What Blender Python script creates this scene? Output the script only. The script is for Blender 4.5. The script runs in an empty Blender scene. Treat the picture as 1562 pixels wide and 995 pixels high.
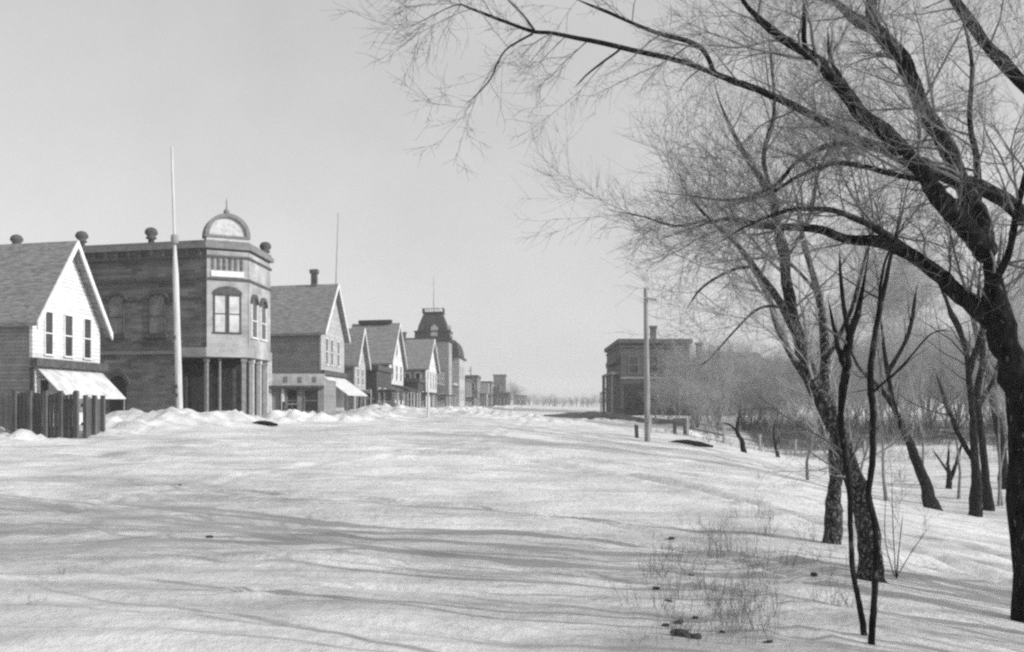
import bpy, bmesh, math, random
import numpy as np
from mathutils import Vector, Matrix

rng = np.random.default_rng(11)
random.seed(5)
sc = bpy.context.scene
COL = sc.collection
F_PX, CX, HY, EYE = 1500.0, 781.0, 615.0, 2.0      # view geometry measured on the photograph
R = math.radians

# ------------------------------------------------------------------ basics
def P(px, py, Y):
    return np.array([(px - CX) / F_PX * Y, Y, EYE + (HY - py) / F_PX * Y])

def tag(o, label=None, cat=None, group=None, kind=None):
    if label: o['label'] = label
    if cat: o['category'] = cat
    if group: o['group'] = group
    if kind: o['kind'] = kind
    return o

def empty(name, loc, label, cat, group=None):
    o = bpy.data.objects.new(name, None); COL.objects.link(o)
    o.location = loc; o.empty_display_size = .3
    return tag(o, label, cat, group)

def link_mesh(name, me, mat, parent=None):
    o = bpy.data.objects.new(name, me); COL.objects.link(o)
    if mat is not None: me.materials.append(mat)
    if parent is not None: o.parent = parent
    return o

def copy_thing(root, loc, rz=0, scale=1, label=None):
    r = root.copy(); COL.objects.link(r); r.location = loc; r.rotation_euler = (0, 0, rz); r.scale = (scale,) * 3
    if label: r['label'] = label
    for ch in list(root.children):
        c = ch.copy(); COL.objects.link(c); c.parent = r
        for g in ch.children:
            d = g.copy(); COL.objects.link(d); d.parent = c
    return r

# ------------------------------------------------------------------ noise and ground
def vnoise(x, y, seed=0):
    x = np.asarray(x, float); y = np.asarray(y, float)
    xi = np.floor(x).astype(np.int64); yi = np.floor(y).astype(np.int64)
    fx = x - xi; fy = y - yi
    fx = fx * fx * (3 - 2 * fx); fy = fy * fy * (3 - 2 * fy)
    def h(a, b):
        v = (a * 374761393 + b * 668265263 + seed * 974711) & 0xffffffff
        v = ((v ^ (v >> 13)) * 1274126177) & 0xffffffff
        return ((v ^ (v >> 16)) & 0xffff) / 65535.0
    a = h(xi, yi) * (1 - fx) + h(xi + 1, yi) * fx
    b = h(xi, yi + 1) * (1 - fx) + h(xi + 1, yi + 1) * fx
    return (a * (1 - fy) + b * fy) * 2 - 1

def ss(t):
    t = np.clip(t, 0, 1); return t * t * (3 - 2 * t)

# snow banks: (x, y, half length, half width, angle deg, height)
BANKS = [(-15.4, 38.9, 1.6, 1.3, 10, .55), (-13.5, 40.3, 1.6, 1.5, 0, .78), (-14.3, 37.3, 1.2, 1.1, 0, .4), (-16.3, 33.0, 1.4, .5, 0, .12), (-11.7, 41.6, 1.2, 1.3, 0, .5), (-10.4, 43.5, 1.2, 1.2, 0, .28),
         (-17.5, 35.6, 2.5, .8, 0, .12), (-11.6, 49.0, 1.5, 1.2, 10, .42), (-9.4, 49.5, 1.6, 1.2, 0, .42), (-8.0, 52.5, 2.0, 1.4, 40, .36), (-12.6, 44.5, .8, .8, 0, .2),
         (-9.3, 73, 3.4, 2.6, 20, .8), (-6.7, 80, 3, 4, 30, .45), (-8.2, 60, 1.6, 4.5, 0, .35), (-5.8, 92, 2.4, 7, 0, .55), (-4.6, 112, 2.4, 10, 0, .5),
         (-3.6, 138, 2.6, 14, 0, .45), (-2.0, 175, 3, 20, 0, .5), (0, 230, 4, 30, 0, .5),
         (1.5, 66, 4.5, 3.5, 0, .22), (-2.5, 70, 3.5, 3.0, 0, .3), (8.5, 88, 2.5, 9, 0, .3), (12, 66, 3, 3, 0, .2)]

def ground_base(X, Y):
    X = np.asarray(X, float); Y = np.asarray(Y, float)
    xc = 2.0 + 0.06 * np.clip(Y, 0, 200)
    w = ss((xc + 6 - X) / 15.0)
    hl = 1.02 * ss((Y - 8) / 36.0)
    hr = 0.5 * ss((Y - 60) / 50.0)
    z = w * hl + (1 - w) * hr
    xe = 1.2 + 0.12 * np.clip(Y, 0, 300)
    z = z - 1.5 * ss((X - xe) / 11.0) * (1 - ss((Y - 66) / 9.0))
    return z

def ground_z(X, Y, detail=True):
    z = ground_base(X, Y)
    X = np.asarray(X, float); Y = np.asarray(Y, float)
    lump = 0.0
    for (bx, by, rx, ry, an, h) in BANKS:
        c, s = math.cos(R(an)), math.sin(R(an))
        u = ((X - bx) * c + (Y - by) * s) / rx; v = (-(X - bx) * s + (Y - by) * c) / ry
        e = np.exp(-(u * u + v * v)); z = z + h * e; lump = lump + e
    if detail:
        lump = np.clip(lump, 0, 1)
        z = z + lump * (.18 * vnoise(X * 1.7, Y * 1.7, 3) + .16 * vnoise(X * 3.7, Y * 3.7, 4) + .05 * vnoise(X * 9, Y * 9, 14))
        # wind drift ridges, running from the river up to the street
        d = R(151)
        u = X * math.cos(d) + Y * math.sin(d) + 1.3 * vnoise(X * .15, Y * .15, 9); v = -X * math.sin(d) + Y * math.cos(d) + .9 * vnoise(X * .22, Y * .22, 8)
        rd = vnoise(u * .22, v * 1.3, 5) * .055 + vnoise(u * .6, v * 3.1, 6) * .03
        z = z + rd * (1 - ss((Y - 40) / 60))
        z = z + ruts(X, Y)
        z = z + .05 * vnoise(X * .35, Y * .35, 7) + .02 * vnoise(X * 1.6, Y * 1.6, 12) + .010 * vnoise(X * 4.1, Y * 4.1, 13) * (1 - ss((Y - 30) / 30))
    return z

RUTS = []
def ruts(X, Y):
    out = np.zeros(np.broadcast(X, Y).shape)
    for (pts, sig, dep) in RUTS:
        best = np.full(out.shape, 9.0)
        for (x0, y0), (x1, y1) in zip(pts, pts[1:]):
            dx, dy = x1 - x0, y1 - y0; t = np.clip(((X - x0) * dx + (Y - y0) * dy) / (dx * dx + dy * dy), 0, 1)
            best = np.minimum(best, np.hypot(X - x0 - t * dx, Y - y0 - t * dy))
        out += dep * (-np.exp(-(best / sig) ** 2) + .6 * np.exp(-((best - 2.2 * sig) / (1.1 * sig)) ** 2))
    return out

def ground_hit(px, py):
    """the point where the sight line through that pixel meets the snow"""
    Y = 3.0
    while Y < 600:
        p = P(px, py, Y)
        if p[2] <= float(ground_z(p[0], Y, False)): return p
        Y *= 1.004
    return P(px, py, 600)

def gp(X, Y, sink=.03):
    return (float(X), float(Y), float(ground_z(X, Y)) - sink)

# worn sleigh tracks sweeping from the street over to the river bank
for line, sig, dep in [
        ([(300, 672), (560, 676), (800, 690), (1062, 728), (1300, 785), (1600, 870)], .22, .10),
        ([(300, 681), (560, 687), (800, 705), (1062, 748), (1300, 812), (1560, 900)], .2, .10),
        ([(120, 745), (380, 748), (620, 764), (860, 790), (1090, 826), (1260, 868)], .12, .06),
        ([(120, 762), (380, 768), (620, 785), (860, 810), (1090, 846), (1250, 892)], .12, .06),
        ([(200, 860), (480, 858), (760, 868), (980, 884), (1150, 912), (1300, 960)], .10, .04),
        ([(380, 905), (560, 895), (760, 903), (980, 925), (1120, 950), (1230, 985)], .10, .04),
        ([(806, 632), (800, 645), (760, 662), (690, 680), (560, 700), (380, 725), (150, 770), (-50, 830)], .16, .03)]:
    q_ = [ground_hit(*p_) for p_ in line]; cu = np.array([[a[0], a[1]] for a in q_])
    fine = []
    for i in range(len(cu) - 1):
        p0 = cu[max(i - 1, 0)]; p1 = cu[i]; p2 = cu[i + 1]; p3 = cu[min(i + 2, len(cu) - 1)]
        for t in np.linspace(0, 1, 5)[:-1]: fine.append(.5 * (2 * p1 + (p2 - p0) * t + (2 * p0 - 5 * p1 + 4 * p2 - p3) * t * t + (3 * p1 - p0 - 3 * p2 + p3) * t ** 3))
    fine.append(cu[-1]); RUTS.append((fine, sig, dep))

# ------------------------------------------------------------------ materials (a black and white world)
MATS = {}
def g3(v): return (v, v, v, 1)
def new_mat(name, rough=.8, spec=.3):
    m = bpy.data.materials.new(name); m.use_nodes = True
    b = m.node_tree.nodes['Principled BSDF']; b.inputs['Roughness'].default_value = rough
    b.inputs['Specular IOR Level'].default_value = spec
    MATS[name] = m
    return m, m.node_tree, b

def noise_mat(name, v0, v1, scale, rough=.85, bump=.3, bdist=.02, stretch=(1, 1, 1), contrast=(.35, .65), spec=.2, second=None):
    m, nt, b = new_mat(name, rough, spec)
    N, L = nt.nodes, nt.links
    geo = N.new('ShaderNodeTexCoord'); mp = N.new('ShaderNodeMapping'); mp.inputs['Scale'].default_value = stretch
    L.new(geo.outputs['Object'], mp.inputs['Vector'])
    n = N.new('ShaderNodeTexNoise'); n.inputs['Scale'].default_value = scale; n.inputs['Detail'].default_value = 6
    L.new(mp.outputs['Vector'], n.inputs['Vector'])
    r = N.new('ShaderNodeValToRGB'); r.color_ramp.elements[0].position = contrast[0]; r.color_ramp.elements[1].position = contrast[1]
    r.color_ramp.elements[0].color = g3(v0); r.color_ramp.elements[1].color = g3(v1)
    L.new(n.outputs['Fac'], r.inputs['Fac'])
    out = r.outputs['Color']
    if second:      # flecks of another tone: (value, scale, threshold)
        n2 = N.new('ShaderNodeTexNoise'); n2.inputs['Scale'].default_value = second[1]; n2.inputs['Detail'].default_value = 4
        L.new(mp.outputs['Vector'], n2.inputs['Vector'])
        r2 = N.new('ShaderNodeValToRGB'); r2.color_ramp.elements[0].position = second[2]; r2.color_ramp.elements[1].position = second[2] + .06
        L.new(n2.outputs['Fac'], r2.inputs['Fac'])
        mx = N.new('ShaderNodeMixRGB'); mx.inputs['Color2'].default_value = g3(second[0])
        L.new(r2.outputs['Color'], mx.inputs['Fac']); L.new(out, mx.inputs['Color1']); out = mx.outputs['Color']
    L.new(out, b.inputs['Base Color'])
    bp = N.new('ShaderNodeBump'); bp.inputs['Strength'].default_value = bump; bp.inputs['Distance'].default_value = bdist
    L.new(n.outputs['Fac'], bp.inputs['Height']); L.new(bp.outputs['Normal'], b.inputs['Normal'])
    return m

def board_mat(name, v, pitch=.15, vertical=False, wear=.25):
    """painted or weathered boards: thin dirt-darkened joints every pitch metres, blotchy wear"""
    m, nt, b = new_mat(name, .75, .25); N, L = nt.nodes, nt.links
    tc = N.new('ShaderNodeTexCoord'); sp = N.new('ShaderNodeSeparateXYZ'); L.new(tc.outputs['Object'], sp.inputs[0])
    if vertical:
        ad = N.new('ShaderNodeMath'); ad.operation = 'ADD'; L.new(sp.outputs['X'], ad.inputs[0]); L.new(sp.outputs['Y'], ad.inputs[1]); src = ad.outputs[0]
    else: src = sp.outputs['Z']
    dv = N.new('ShaderNodeMath'); dv.operation = 'DIVIDE'; dv.inputs[1].default_value = pitch; L.new(src, dv.inputs[0])
    fr = N.new('ShaderNodeMath'); fr.operation = 'FRACT'; L.new(dv.outputs[0], fr.inputs[0])
    n = N.new('ShaderNodeTexNoise'); n.inputs['Scale'].default_value = 1.6; n.inputs['Detail'].default_value = 8; n.inputs['Roughness'].default_value = .7
    L.new(tc.outputs['Object'], n.inputs['Vector'])
    r = N.new('ShaderNodeValToRGB'); r.color_ramp.elements[0].position = .3; r.color_ramp.elements[1].position = .62
    r.color_ramp.elements[0].color = g3(v * (1 - wear)); r.color_ramp.elements[1].color = g3(v)
    L.new(n.outputs['Fac'], r.inputs['Fac'])
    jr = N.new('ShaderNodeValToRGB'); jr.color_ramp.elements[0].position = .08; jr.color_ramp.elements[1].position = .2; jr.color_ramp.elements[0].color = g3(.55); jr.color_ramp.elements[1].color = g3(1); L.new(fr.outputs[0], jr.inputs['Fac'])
    # each board its own tone
    fl = N.new('ShaderNodeMath'); fl.operation = 'FLOOR'; L.new(dv.outputs[0], fl.inputs[0]); wn = N.new('ShaderNodeTexWhiteNoise'); wn.noise_dimensions = '1D'; L.new(fl.outputs[0], wn.inputs['W'])
    tr = N.new('ShaderNodeMapRange'); tr.inputs['To Min'].default_value = .84; tr.inputs['To Max'].default_value = 1.06; L.new(wn.outputs['Value'], tr.inputs['Value'])
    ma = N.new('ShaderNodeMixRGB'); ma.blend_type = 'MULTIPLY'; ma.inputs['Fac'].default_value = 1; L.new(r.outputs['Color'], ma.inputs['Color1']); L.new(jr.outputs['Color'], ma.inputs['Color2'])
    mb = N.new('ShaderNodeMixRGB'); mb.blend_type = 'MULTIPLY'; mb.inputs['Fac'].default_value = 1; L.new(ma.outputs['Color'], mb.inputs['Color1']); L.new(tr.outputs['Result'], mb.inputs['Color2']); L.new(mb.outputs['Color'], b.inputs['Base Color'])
    bp = N.new('ShaderNodeBump'); bp.inputs['Strength'].default_value = .9; bp.inputs['Distance'].default_value = .03
    L.new(fr.outputs[0], bp.inputs['Height']); L.new(bp.outputs['Normal'], b.inputs['Normal'])
    return m

def brick_mat(name, v0, v1, mortar):
    m, nt, b = new_mat(name, .9, .15); N, L = nt.nodes, nt.links
    tc = N.new('ShaderNodeTexCoord'); sp = N.new('ShaderNodeSeparateXYZ'); L.new(tc.outputs['Object'], sp.inputs[0])
    ad = N.new('ShaderNodeMath'); ad.operation = 'ADD'; L.new(sp.outputs['X'], ad.inputs[0]); L.new(sp.outputs['Y'], ad.inputs[1])
    cb = N.new('ShaderNodeCombineXYZ'); L.new(ad.outputs[0], cb.inputs['X']); L.new(sp.outputs['Z'], cb.inputs['Y'])
    bk = N.new('ShaderNodeTexBrick'); bk.inputs['Scale'].default_value = 1; bk.inputs['Brick Width'].default_value = .5; bk.inputs['Row Height'].default_value = .17
    bk.inputs['Mortar Size'].default_value = .012; bk.inputs['Color1'].default_value = g3(v0); bk.inputs['Color2'].default_value = g3(v1); bk.inputs['Mortar'].default_value = g3(mortar)
    L.new(cb.outputs[0], bk.inputs['Vector'])
    n = N.new('ShaderNodeTexNoise'); n.inputs['Scale'].default_value = .7; n.inputs['Detail'].default_value = 7; L.new(tc.outputs['Object'], n.inputs['Vector'])
    r = N.new('ShaderNodeValToRGB'); r.color_ramp.elements[0].position = .3; r.color_ramp.elements[1].position = .7
    r.color_ramp.elements[0].color = g3(.62); r.color_ramp.elements[1].color = g3(1.25); L.new(n.outputs['Fac'], r.inputs['Fac'])
    mx = N.new('ShaderNodeMixRGB'); mx.blend_type = 'MULTIPLY'; mx.inputs['Fac'].default_value = 1
    L.new(bk.outputs['Color'], mx.inputs['Color1']); L.new(r.outputs['Color'], mx.inputs['Color2']); L.new(mx.outputs['Color'], b.inputs['Base Color'])
    return m

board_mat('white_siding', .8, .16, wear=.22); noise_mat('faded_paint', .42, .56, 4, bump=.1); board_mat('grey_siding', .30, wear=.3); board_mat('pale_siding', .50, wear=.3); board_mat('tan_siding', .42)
board_mat('fence_board', .13, .14, True, .45); board_mat('pale_fence_board', .26, .14, True, .4)
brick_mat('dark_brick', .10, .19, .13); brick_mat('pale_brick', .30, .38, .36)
noise_mat('shingles', .15, .29, 2.4, bump=.6, stretch=(1, 1, 6), second=(.10, 5, .60)); noise_mat('dark_shingles', .035, .07, 3, bump=.5, stretch=(1, 1, 5))
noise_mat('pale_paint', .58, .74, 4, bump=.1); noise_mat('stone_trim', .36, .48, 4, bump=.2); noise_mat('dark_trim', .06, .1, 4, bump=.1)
noise_mat('mid_trim', .16, .22, 4, bump=.1); noise_mat('awning_canvas', .45, .68, 2.2, bump=.4, bdist=.06); noise_mat('black_paint_and_shade', .02, .045, 4, bump=.1); board_mat('dark_siding', .10, .18, wear=.4); noise_mat('iron', .04, .07, 6, bump=.1, rough=.5)
noise_mat('pale_pane', .38, .55, 2.2, rough=.35, bump=.02, spec=.5)
noise_mat('pole_wood', .40, .55, 9, bump=.4, stretch=(1, 1, .1)); noise_mat('grey_post_wood', .2, .3, 9, bump=.4, stretch=(1, 1, .1))
noise_mat('bark', .008, .026, 14, bump=1, bdist=.03, stretch=(1, 1, .35), second=(.1, 24, .63), spec=.05, rough=.95)
noise_mat('sunflecked_bark', .012, .05, 20, bump=1, bdist=.03, stretch=(1, 1, .7), second=(.17, 34, .54), spec=.05, rough=.95)  # pale flecks paint sunlit patches and snow specks into the bark colour
noise_mat('twig_bark', .05, .10, 8, bump=.2); noise_mat('grey_twig_bark', .14, .24, 8, bump=.2); noise_mat('pale_twig_bark', .26, .42, 8, bump=.2)
noise_mat('dry_stalk', .12, .2, 8, bump=.2); noise_mat('dark_earth', .05, .12, 5, bump=.8, bdist=.1)
m, nt, b = new_mat('dark_glass', .12, .5); b.inputs['Base Color'].default_value = g3(.035)

def snow_material():
    m, nt, b = new_mat('snow', .7, .25); N, L = nt.nodes, nt.links
    tc = N.new('ShaderNodeTexCoord')
    n = N.new('ShaderNodeTexNoise'); n.inputs['Scale'].default_value = .45; n.inputs['Detail'].default_value = 9; n.inputs['Roughness'].default_value = .62
    L.new(tc.outputs['Object'], n.inputs['Vector'])
    r = N.new('ShaderNodeValToRGB'); r.color_ramp.elements[0].position = .3; r.color_ramp.elements[1].position = .66
    r.color_ramp.elements[0].color = g3(.56); r.color_ramp.elements[1].color = g3(.84)
    L.new(n.outputs['Fac'], r.inputs['Fac'])
    # sled-worn and wind-scoured streaks running with the drifts
    mp = N.new('ShaderNodeMapping'); mp.inputs['Rotation'].default_value = (0, 0, R(29)); mp.inputs['Scale'].default_value = (.16, 1.5, 1)
    L.new(tc.outputs['Object'], mp.inputs['Vector'])
    n2 = N.new('ShaderNodeTexNoise'); n2.inputs['Scale'].default_value = 1.1; n2.inputs['Detail'].default_value = 6; n2.inputs['Distortion'].default_value = .4
    L.new(mp.outputs['Vector'], n2.inputs['Vector'])
    r2 = N.new('ShaderNodeValToRGB'); r2.color_ramp.elements[0].position = .36; r2.color_ramp.elements[1].position = .56
    r2.color_ramp.elements[0].color = g3(.72); r2.color_ramp.elements[1].color = g3(1)
    L.new(n2.outputs['Fac'], r2.inputs['Fac'])
    mx = N.new('ShaderNodeMixRGB'); mx.blend_type = 'MULTIPLY'; mx.inputs['Fac'].default_value = 1
    n5 = N.new('ShaderNodeTexNoise'); n5.inputs['Scale'].default_value = 9; n5.inputs['Detail'].default_value = 5; n5.inputs['Roughness'].default_value = .8; L.new(tc.outputs['Object'], n5.inputs['Vector'])
    r5 = N.new('ShaderNodeValToRGB'); r5.color_ramp.elements[0].position = .32; r5.color_ramp.elements[1].position = .5; r5.color_ramp.elements[0].color = g3(.84); r5.color_ramp.elements[1].color = g3(1); L.new(n5.outputs['Fac'], r5.inputs['Fac'])
    mx5 = N.new('ShaderNodeMixRGB'); mx5.blend_type = 'MULTIPLY'; mx5.inputs['Fac'].default_value = 1
    L.new(r.outputs['Color'], mx.inputs['Color1']); L.new(r2.outputs['Color'], mx.inputs['Color2']); L.new(mx.outputs['Color'], mx5.inputs['Color1']); L.new(r5.outputs['Color'], mx5.inputs['Color2']); L.new(mx5.outputs['Color'], b.inputs['Base Color'])
    n3 = N.new('ShaderNodeTexNoise'); n3.inputs['Scale'].default_value = 5; n3.inputs['Detail'].default_value = 8; n3.inputs['Roughness'].default_value = .7
    L.new(tc.outputs['Object'], n3.inputs['Vector'])
    bp = N.new('ShaderNodeBump'); bp.inputs['Strength'].default_value = .8; bp.inputs['Distance'].default_value = .08
    L.new(n3.outputs['Fac'], bp.inputs['Height'])
    bp2 = N.new('ShaderNodeBump'); bp2.inputs['Strength'].default_value = .6; bp2.inputs['Distance'].default_value = .10
    L.new(n2.outputs['Fac'], bp2.inputs['Height']); L.new(bp.outputs['Normal'], bp2.inputs['Normal'])
    L.new(bp2.outputs['Normal'], b.inputs['Normal'])
    return m
snow_material()

# ------------------------------------------------------------------ snow-covered ground
def grid_mesh(name, xs, ys, zf):
    XX, YY = np.meshgrid(xs, ys); ZZ = zf(XX, YY)
    co = np.stack([XX, YY, ZZ], -1).reshape(-1, 3).astype(np.float32)
    nx, ny = len(xs), len(ys)
    i = np.arange(nx - 1)[None, :] + nx * np.arange(ny - 1)[:, None]
    q = np.stack([i, i + 1, i + 1 + nx, i + nx], -1).reshape(-1, 4)
    return raw_mesh(name, co, q)

def raw_mesh(name, co, quads, smooth=True):
    me = bpy.data.meshes.new(name)
    me.vertices.add(len(co)); me.vertices.foreach_set('co', np.ascontiguousarray(co, np.float32).ravel())
    me.loops.add(quads.size); me.loops.foreach_set('vertex_index', quads.astype(np.int32).ravel())
    me.polygons.add(len(quads)); me.polygons.foreach_set('loop_start', np.arange(0, quads.size, 4, dtype=np.int32))
    me.update(calc_edges=True)
    if smooth: me.polygons.foreach_set('use_smooth', np.ones(len(quads), bool))
    return me

def geo_seq(a, b, n): return list(np.geomspace(a, b, n))
xs = [-34 - v for v in geo_seq(.5, 700, 46)][::-1] + list(np.arange(-34, 34, .16)) + [34 + v for v in geo_seq(.5, 700, 46)]
ys = list(np.arange(-60, -8, 3)) + list(np.arange(-8, 3.5, .4)) + list(np.arange(3.5, 32, .1)) + list(np.arange(32, 90, .3)) + [90 + v for v in geo_seq(.6, 1100, 70)]
tag(link_mesh('snow_ground', grid_mesh('snow_ground', np.array(xs), np.array(ys), ground_z), MATS['snow']), kind='structure')

# ------------------------------------------------------------------ branches: batches of tapered tubes
def tubes(paths, rad, sides):
    """paths (N,K,3), rad (N,K) -> vertices, quads"""
    N, K, _ = paths.shape
    T = np.gradient(paths, axis=1); T /= np.linalg.norm(T, axis=2, keepdims=True) + 1e-9
    mean = T.mean(1); ref = np.where(np.abs(mean[:, 2:3]) < .8, np.array([[0, 0, 1.]]), np.array([[1., 0, 0]]))[:, None, :]
    A = np.cross(T, ref); A /= np.linalg.norm(A, axis=2, keepdims=True) + 1e-9
    B = np.cross(T, A)
    th = np.arange(sides) / sides * 2 * math.pi
    v = paths[:, :, None, :] + rad[:, :, None, None] * (A[:, :, None, :] * np.cos(th)[None, None, :, None] + B[:, :, None, :] * np.sin(th)[None, None, :, None])
    n = np.arange(N)[:, None, None] * K * sides; k = np.arange(K - 1)[None, :, None] * sides; s = np.arange(sides)[None, None, :]; s2 = (s + 1) % sides
    q = np.stack([n + k + s, n + k + s2, n + k + sides + s2, n + k + sides + s], -1).reshape(-1, 4)
    return v.reshape(-1, 3), q

def join_tubes(batches):
    V, Q, o = [], [], 0
    for (p, r, s) in batches:
        if len(p) == 0: continue
        v, q = tubes(p, r, s); V.append(v); Q.append(q + o); o += len(v)
    return np.concatenate(V), np.concatenate(Q)

def spawn(paths, rad, per_m, ln, ang=(25, 60), K=5, t0=.15, rfac=.6, rcap=1, up=.05, wob=.25, tip=.0016, fall=.55, rmin=.0022):
    N, K0, _ = paths.shape
    seg = np.linalg.norm(np.diff(paths, axis=1), axis=2); Ltot = seg.sum(1)
    cnt = rng.poisson(per_m * Ltot * (1 - t0))
    idx = np.repeat(np.arange(N), cnt); M = len(idx)
    if M == 0: return np.zeros((0, K, 3)), np.zeros((0, K))
    t = t0 + (1 - t0) * rng.random(M) ** .85
    f = t * (K0 - 1); i = np.minimum(f.astype(int), K0 - 2); f = (f - i)[:, None]
    p = paths[idx, i] * (1 - f) + paths[idx, i + 1] * f
    d = paths[idx, i + 1] - paths[idx, i]; d /= np.linalg.norm(d, axis=1, keepdims=True) + 1e-9
    r0 = rad[idx, i] * (1 - f[:, 0]) + rad[idx, i + 1] * f[:, 0]
    q = rng.normal(size=(M, 3)); q -= (q * d).sum(1, keepdims=True) * d; q /= np.linalg.norm(q, axis=1, keepdims=True) + 1e-9
    a = np.radians(rng.uniform(ang[0], ang[1], M))[:, None]
    d = d * np.cos(a) + q * np.sin(a)
    L = rng.uniform(ln[0], ln[1], M) * (1 - fall * t)
    out = np.zeros((M, K, 3)); out[:, 0] = p
    for k in range(1, K):
        d = d + rng.normal(size=(M, 3)) * wob * .6 + np.array([0, 0, up]); d /= np.linalg.norm(d, axis=1, keepdims=True)
        out[:, k] = out[:, k - 1] + d * (L / (K - 1))[:, None]
    rs = np.maximum(np.minimum(r0 * rfac, rcap) * rng.uniform(.7, 1, M), rmin)
    rr = rs[:, None] * (1 - np.linspace(0, 1, K)[None, :] ** 1.1 * .85); rr = np.maximum(rr, tip)
    return out, rr

def resample(pts, rads, n):
    """smooth curve through the given points"""
    pts = np.array(pts, float); rads = np.array(rads, float); m = len(pts)
    ext = np.vstack([2 * pts[0] - pts[1], pts, 2 * pts[-1] - pts[-2]])
    t = np.linspace(0, m - 1, n); i = np.minimum(t.astype(int), m - 2); f = (t - i)[:, None]
    p0, p1, p2, p3 = ext[i], ext[i + 1], ext[i + 2], ext[i + 3]
    c = .5 * ((2 * p1) + (-p0 + p2) * f + (2 * p0 - 5 * p1 + 4 * p2 - p3) * f * f + (-p0 + 3 * p1 - 3 * p2 + p3) * f ** 3)
    return c, np.interp(t, np.arange(m), rads)

def crown_batches(paths, rads, size=1.0, dense=1.0, up=.05, t0=.12, fine=True):
    """three orders of ever finer branches on the given limbs"""
    l1 = spawn(paths, rads, 2.9 * dense / size, (.8 * size, 2.5 * size), (25, 65), 7, t0, .45, .022 * size, up, .22, .002)
    l2 = spawn(l1[0], l1[1], 5.6 * dense / size, (.4 * size, 1.15 * size), (20, 60), 6, .1, .6, .01 * size, up, .25, .0015)
    out = [(l1[0], l1[1], 5), (l2[0], l2[1], 3)]
    if fine:
        l3 = spawn(l2[0], l2[1], 7.5 * dense / size, (.15 * size, .7 * size), (20, 55), 4, .08, .6, .004 * size, up * 1.3, .25, .0012)
        lz = spawn(l1[0], l1[1], 2.5 * dense / size, (.15 * size, .6 * size), (20, 65), 4, .1, .4, .004 * size, up, .25, .0012)
        out += [(l3[0], l3[1], 3), (lz[0], lz[1], 3)]
    return out

def pixel_tree(name, label, trunk, limbs, bark='bark', size=1.0, dense=1.0, group=None, up=.05, cat='tree', depth=None, twig='twig_bark', trunk_twigs=.5, flare=1.25, t0=.12):
    """trunk / limbs: lists of (px, py, extra distance, radius in px) read off the photograph; the tree stands where its foot meets the snow"""
    g = ground_hit(trunk[0][0], trunk[0][1]); Y0 = g[1] if depth is None else depth
    base = P(trunk[0][0], trunk[0][1], Y0); base[2] = float(ground_z(base[0], base[1])) - .12
    root = empty(name, base, label, cat, group)
    allp, allr = [], []
    for j, line in enumerate([trunk] + limbs):
        pts = [P(a, b, Y0 + c) for (a, b, c, r) in line]; rr = [r * (Y0 + c) / F_PX for (a, b, c, r) in line]
        if j == 0:
            pts[0] = base.copy(); rr[0] *= flare
        n = max(14, 5 * len(pts)); p, r = resample(pts, rr, n); r = r * np.clip((1 - np.linspace(0, 1, n)) / .22 + .12, 0, 1)
        nz = rng.normal(size=(n, 4)); nz = (nz + np.roll(nz, 1, 0) + np.roll(nz, -1, 0)) / 3
        wob = nz[:, :3] * r[:, None] * .22; wob[0] = 0; p = p + wob; r = r * (1 + .09 * nz[:, 3])
        p -= base
        allp.append(p); allr.append(r)
        v, q = tubes(p[None], r[None], 12)
        link_mesh('trunk' if j == 0 else 'limb', raw_mesh('trunk' if j == 0 else 'limb', v, q), MATS[bark], root)
    bat = []
    for j, (p, r) in enumerate(zip(allp, allr)):
        bat += crown_batches(p[None], r[None], size, dense if j else dense * trunk_twigs, up, t0 if j else (.45 if trunk_twigs < .8 else .12))
    v, q = join_tubes(bat)
    link_mesh('twigs', raw_mesh('twigs', v, q), MATS[twig], root)
    return root

def grown_meshes(h, seed, r0=.1, lean=.1, stems=1, dense=1.0, fine=True, limbs=9, spread=(20, 50), size=None, K=9):
    """an invented bare tree of height h: returns trunk mesh and crown mesh"""
    global rng
    keep = rng; rng = np.random.default_rng(seed)
    tp = []
    for s in range(stems):
        d = np.array([rng.normal() * lean, rng.normal() * lean, 1.]); p = np.array([rng.normal() * .12 * (stems > 1), rng.normal() * .12 * (stems > 1), 0.]); L = [p]
        for k in range(K - 1):
            d = d + rng.normal(size=3) * .12; d[2] = abs(d[2]); d /= np.linalg.norm(d); p = p + d * h * .82 / (K - 1); L.append(p)
        tp.append(L)
    tp = np.array(tp); tr = np.tile(r0 * (1 - np.linspace(0, 1, K) ** .9 * .85), (stems, 1)); tr[:, 0] *= 1.25
    v, q = tubes(tp, tr, 8); trunk = raw_mesh('trunk', v, q)
    sz = size or h / 8
    l0 = spawn(tp, tr, limbs / (h * .8) / stems, (h * .3, h * .55), spread, 8, .22, .6, r0 * .6, .07, .16, .004, .5)
    bat = [(l0[0], l0[1], 6)] + crown_batches(l0[0], l0[1], sz, dense, .05, .1, fine)
    v, q = join_tubes(bat); crown = raw_mesh('crown', v, q)
    rng = keep
    return trunk, crown

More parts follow.
